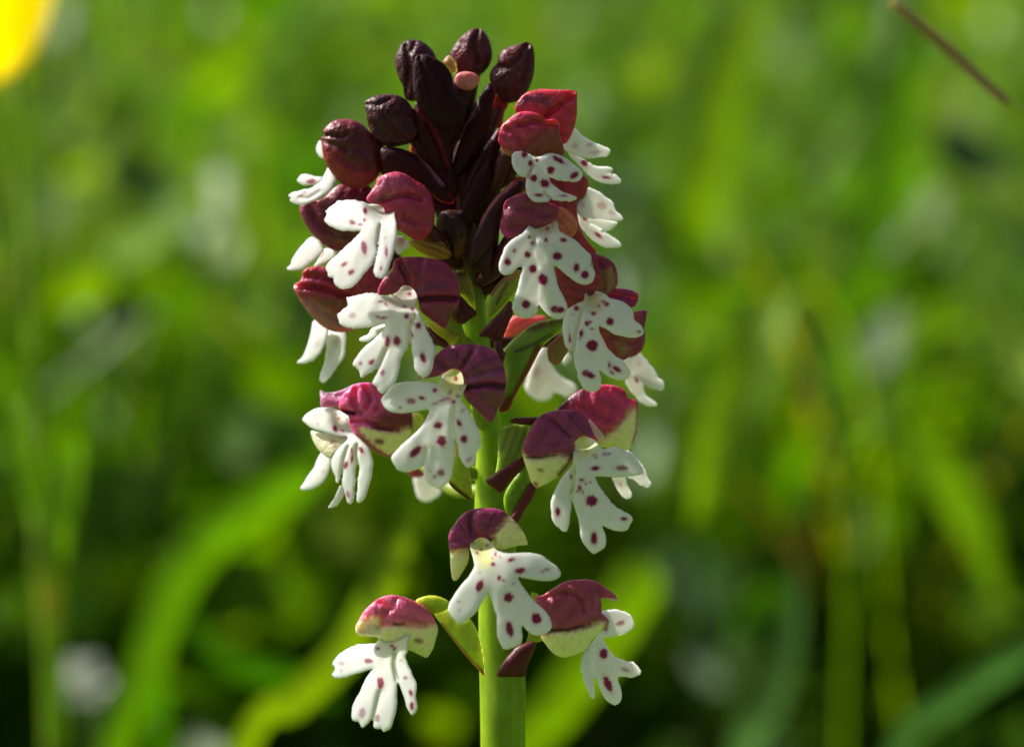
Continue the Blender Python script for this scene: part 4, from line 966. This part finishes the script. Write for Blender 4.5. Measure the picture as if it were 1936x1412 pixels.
# ------------------------------------------------------------------ yellow flower, upper left
def yellow_flower():
    D = .36
    c = at(-66, 58, D)
    k = SENSOR / LENS / IMG_W * D
    g = np.array([c[0] - 0.012, c[1] + 0.005, -0.012])
    root = empty('yellow_flower', g)
    tag(root, 'glossy yellow cup-shaped meadow flower on a thin stalk', 'flower')
    tube('stalk', root, [(g, .0011), (g * .5 + c * .5 + np.array([-.004, 0, 0]), .001), (c + np.array([-0.001, 0, -0.011]), .0009), (c + np.array([0, 0, -0.008]), .0012)], M_BRACT, (0.12, 0.25, 0.02), sides=8, ridges=0)
    for i in range(5):
        a = 2 * math.pi * i / 5 + 0.35
        u = np.linspace(0, 1, 12); v = np.linspace(-1, 1, 9)
        U, Vv = np.meshgrid(u, v, indexing='ij')
        rad = 0.0115 * np.sin(U * 1.45) ** 0.9
        z = -0.008 + 0.0155 * U ** 1.6
        wid = 0.62 * np.sin(np.clip(U * 1.25 + 0.08, 0, 1.45)) ** 0.7 * np.sqrt(np.clip(1 - 0.30 * (U ** 6), 0, 1))
        th = a + Vv * wid * 0.95
        rr = rad * (1 + 0.05 * Vv ** 2) ; zz = z - 0.0012 * (Vv ** 2) * U
        pts = np.stack([rr * np.cos(th), rr * np.sin(th), zz], -1) + c - g
        tilt = np.array([0.0, 0.0, 0.0])
        F = [(p * 9 + q, p * 9 + q + 1, (p + 1) * 9 + q + 1, (p + 1) * 9 + q) for p in range(11) for q in range(8)]
        V = pts.reshape(-1, 3)
        o = mesh_obj('petal', V, F, M_YELLOW, root, np.tile([0.86, 0.76, 0.002], (len(V), 1)))
        sm = o.modifiers.new('thickness', 'SOLIDIFY'); sm.thickness = 0.0002
    for i in range(14):
        a = 2.4 * i; r = 0.0015 + 0.0018 * (i % 3) / 2
        q = c + np.array([r * math.cos(a), r * math.sin(a), -0.006])
        tube('stamen', root, [(q, .00018), (q + np.array([r * .3 * math.cos(a), r * .3 * math.sin(a), .003]), .00018), (q + np.array([r * .6 * math.cos(a), r * .6 * math.sin(a), .0048]), .0004)], M_YELLOW, (0.8, 0.55, 0.01), sides=6, ridges=0, sub=3)
    return root


yellow_flower()


def white_flower(px, py, D, label):
    c = at(px, py, D); g = np.array([c[0] + 0.004, c[1] + 0.004, -0.012])
    root = empty('white_flower', g)
    tag(root, label, 'flower', 'small white flowers in the grass')
    tube('stalk', root, [(g, .0008), (g * .5 + c * .5, .0007), (c - np.array([0, 0, .001]), .0007)], M_BRACT, (0.1, 0.22, 0.02), sides=6, ridges=0, sub=4)
    for i in range(6):
        a = i * math.pi / 3
        u = np.linspace(0.05, 1, 6); v = np.linspace(-1, 1, 5)
        U, Vv = np.meshgrid(u, v, indexing='ij')
        r = 0.0042 * U; wd = 0.0014 * np.sin(U * 2.6)
        loc = np.stack([r * math.cos(a) - Vv * wd * math.sin(a), r * math.sin(a) + Vv * wd * math.cos(a), 0.0015 * U + 0.0003 * Vv ** 2], -1)
        # face the light
        R = np.array([[1, 0, 0], [0, math.cos(0.9), -math.sin(0.9)], [0, math.sin(0.9), math.cos(0.9)]])
        V = loc.reshape(-1, 3) @ R.T + c - g
        F = [(p * 5 + q, p * 5 + q + 1, (p + 1) * 5 + q + 1, (p + 1) * 5 + q) for p in range(5) for q in range(4)]
        mesh_obj('petal', V, F, M_YELLOW, root, np.tile([0.75, 0.74, 0.68], (len(V), 1)))
    return root


white_flower(160, 1290, .46, 'tiny white flower low beside the forked grass stalk')

# ------------------------------------------------------------------ meadow grass that nobody could count
def clump(x, y):
    """patches of lusher, yellower and of duller, darker herbage"""
    t = np.zeros(len(x)); gg = np.random.default_rng(5)
    for wl in (0.09, 0.13, 0.2, 0.3, 0.5):
        for _ in range(3):
            a = gg.random() * 6.28
            t += np.sin((x * math.cos(a) + y * 0.6 * math.sin(a)) * 6.28 / wl + gg.random() * 6.28)
    t = np.clip(0.5 + t / 6.0, 0, 1)[:, None]
    return (1 - t) * np.array([0.70, 0.80, 1.0]) + t * np.array([1.32, 1.22, 0.7])


def field(name, label, n, r0, r1, hlo, hhi, wlo, whi, pal, seed, droop=0.55, spread=0.62, power=0.6):
    g = np.random.default_rng(seed)
    r = r0 + (r1 - r0) * g.random(n) ** (1 / power * 0.8)
    th = (g.random(n) * 2 - 1) * spread * np.where(r > 1.2, 0.7, 1.0)
    x = CAM[0] + r * np.sin(th); y = CAM[1] + r * np.cos(th)
    h = hlo + (hhi - hlo) * g.beta(1.8, 2.4, n)
    wdt = (wlo + (whi - wlo) * g.beta(1.5, 3, n)) * np.clip(0.8 + 0.25 * r, 1, 1.6)
    az = g.random(n) * 2 * math.pi; ln = h * (0.15 + droop * g.random(n))
    fa = g.random(n) * math.pi
    K = 7
    t = np.linspace(0, 1, K)
    bend = t ** 1.9
    zz = h[:, None] * (t[None, :] - 0.32 * (ln / h)[:, None] * t[None, :] ** 3) - 0.012
    px = x[:, None] + (np.cos(az) * ln)[:, None] * bend; py = y[:, None] + (np.sin(az) * ln)[:, None] * bend
    ww = wdt[:, None] * 0.5 * np.clip(0.75 + 0.5 * t, 0, 1.05) * np.clip((1 - t) / 0.45, 0.03, 1)
    sx, sy = np.cos(fa)[:, None], np.sin(fa)[:, None]
    tw = t[None, :] * (g.random(n)[:, None] - 0.5) * 1.6
    cx = sx * np.cos(tw) - sy * np.sin(tw); cy = sx * np.sin(tw) + sy * np.cos(tw)
    L_ = np.stack([px - cx * ww, py - cy * ww, zz], -1); R_ = np.stack([px + cx * ww, py + cy * ww, zz], -1)
    V = np.stack([L_, R_], 2).reshape(-1, 3)
    base = (np.arange(n) * K * 2)[:, None] + (np.arange(K - 1) * 2)[None, :]
    F = np.stack([base, base + 1, base + 3, base + 2], -1).reshape(-1, 4)
    pal = np.array(pal); wt = np.ones(len(pal)); wt[-2:] = (0.4, 0.05); c = pal[g.choice(len(pal), n, p=wt / wt.sum())] * (0.7 + 0.6 * g.random(n))[:, None]
    c = c * clump(x, y)
    C = np.repeat(c, K * 2, 0)
    o = mesh_obj(name, V, F, M_GRASS, None, np.clip(C, 0, 1))
    return tag(o, label, kind='stuff')


PAL = [tuple(f_ * q for f_, q in zip((0.76, 0.77, 0.40), c)) for c in [(0.12, 0.27, 0.015), (0.16, 0.31, 0.015), (0.08, 0.20, 0.015), (0.20, 0.34, 0.02), (0.07, 0.18, 0.04), (0.10, 0.24, 0.02), (0.24, 0.25, 0.06), (0.28, 0.17, 0.06)]]
field('meadow_grass', 'dense green meadow grass filling the background', 20000, 0.62, 4.5, 0.04, 0.18, 0.0025, 0.0065, PAL, 11, power=0.5)
field('short_grass', 'short grass round the foot of the orchid', 1500, 0.12, 0.50, 0.03, 0.075, 0.0015, 0.004, PAL, 12, spread=1.2, power=0.9)


def leaves(name, label, n, seed):
    """small rounded herb leaves between the grass"""
    g = np.random.default_rng(seed)
    r = 0.55 + 3.2 * g.random(n) ** 1.5; th = (g.random(n) * 2 - 1) * 0.5
    x = CAM[0] + r * np.sin(th); y = CAM[1] + r * np.cos(th); z = 0.01 + 0.13 * g.random(n) ** 1.3
    rad = 0.004 + 0.009 * g.random(n)
    nr = g.normal(size=(n, 3)) * 0.55 + np.array([0, 0, 1.0]); nr /= np.linalg.norm(nr, axis=1)[:, None]
    ux = np.cross(nr, [0.3, 1, 0.1]); ux /= np.linalg.norm(ux, axis=1)[:, None]; uy = np.cross(nr, ux)
    K = 8
    a = np.linspace(0, 2 * math.pi, K + 1)[:-1]
    ring = (ux[:, None, :] * np.cos(a)[None, :, None] * 0.7 + uy[:, None, :] * np.sin(a)[None, :, None]) * rad[:, None, None]
    cup = nr[:, None, :] * (0.25 * rad[:, None, None] * (np.cos(a) ** 2)[None, :, None])
    c = np.stack([x, y, z], 1)
    V = np.concatenate([c[:, None, :], c[:, None, :] + ring + cup], 1).reshape(-1, 3)
    b = np.arange(n)[:, None] * (K + 1)
    i = np.arange(0, K, 2)
    F = np.stack([np.broadcast_to(b, (n, len(i))), b + 1 + i, b + 1 + (i + 1) % K, b + 1 + (i + 2) % K], -1).reshape(-1, 4)
    pal = np.array(PAL[:6]); cc = np.repeat(pal[g.integers(0, 6, n)] * (0.7 + 0.6 * g.random(n))[:, None] * clump(x, y), K + 1, 0)
    o = mesh_obj(name, V, F, M_GRASS, None, cc)
    return tag(o, label, kind='stuff')


leaves('herb_leaves', 'small rounded herb leaves among the grass', 5000, 21)
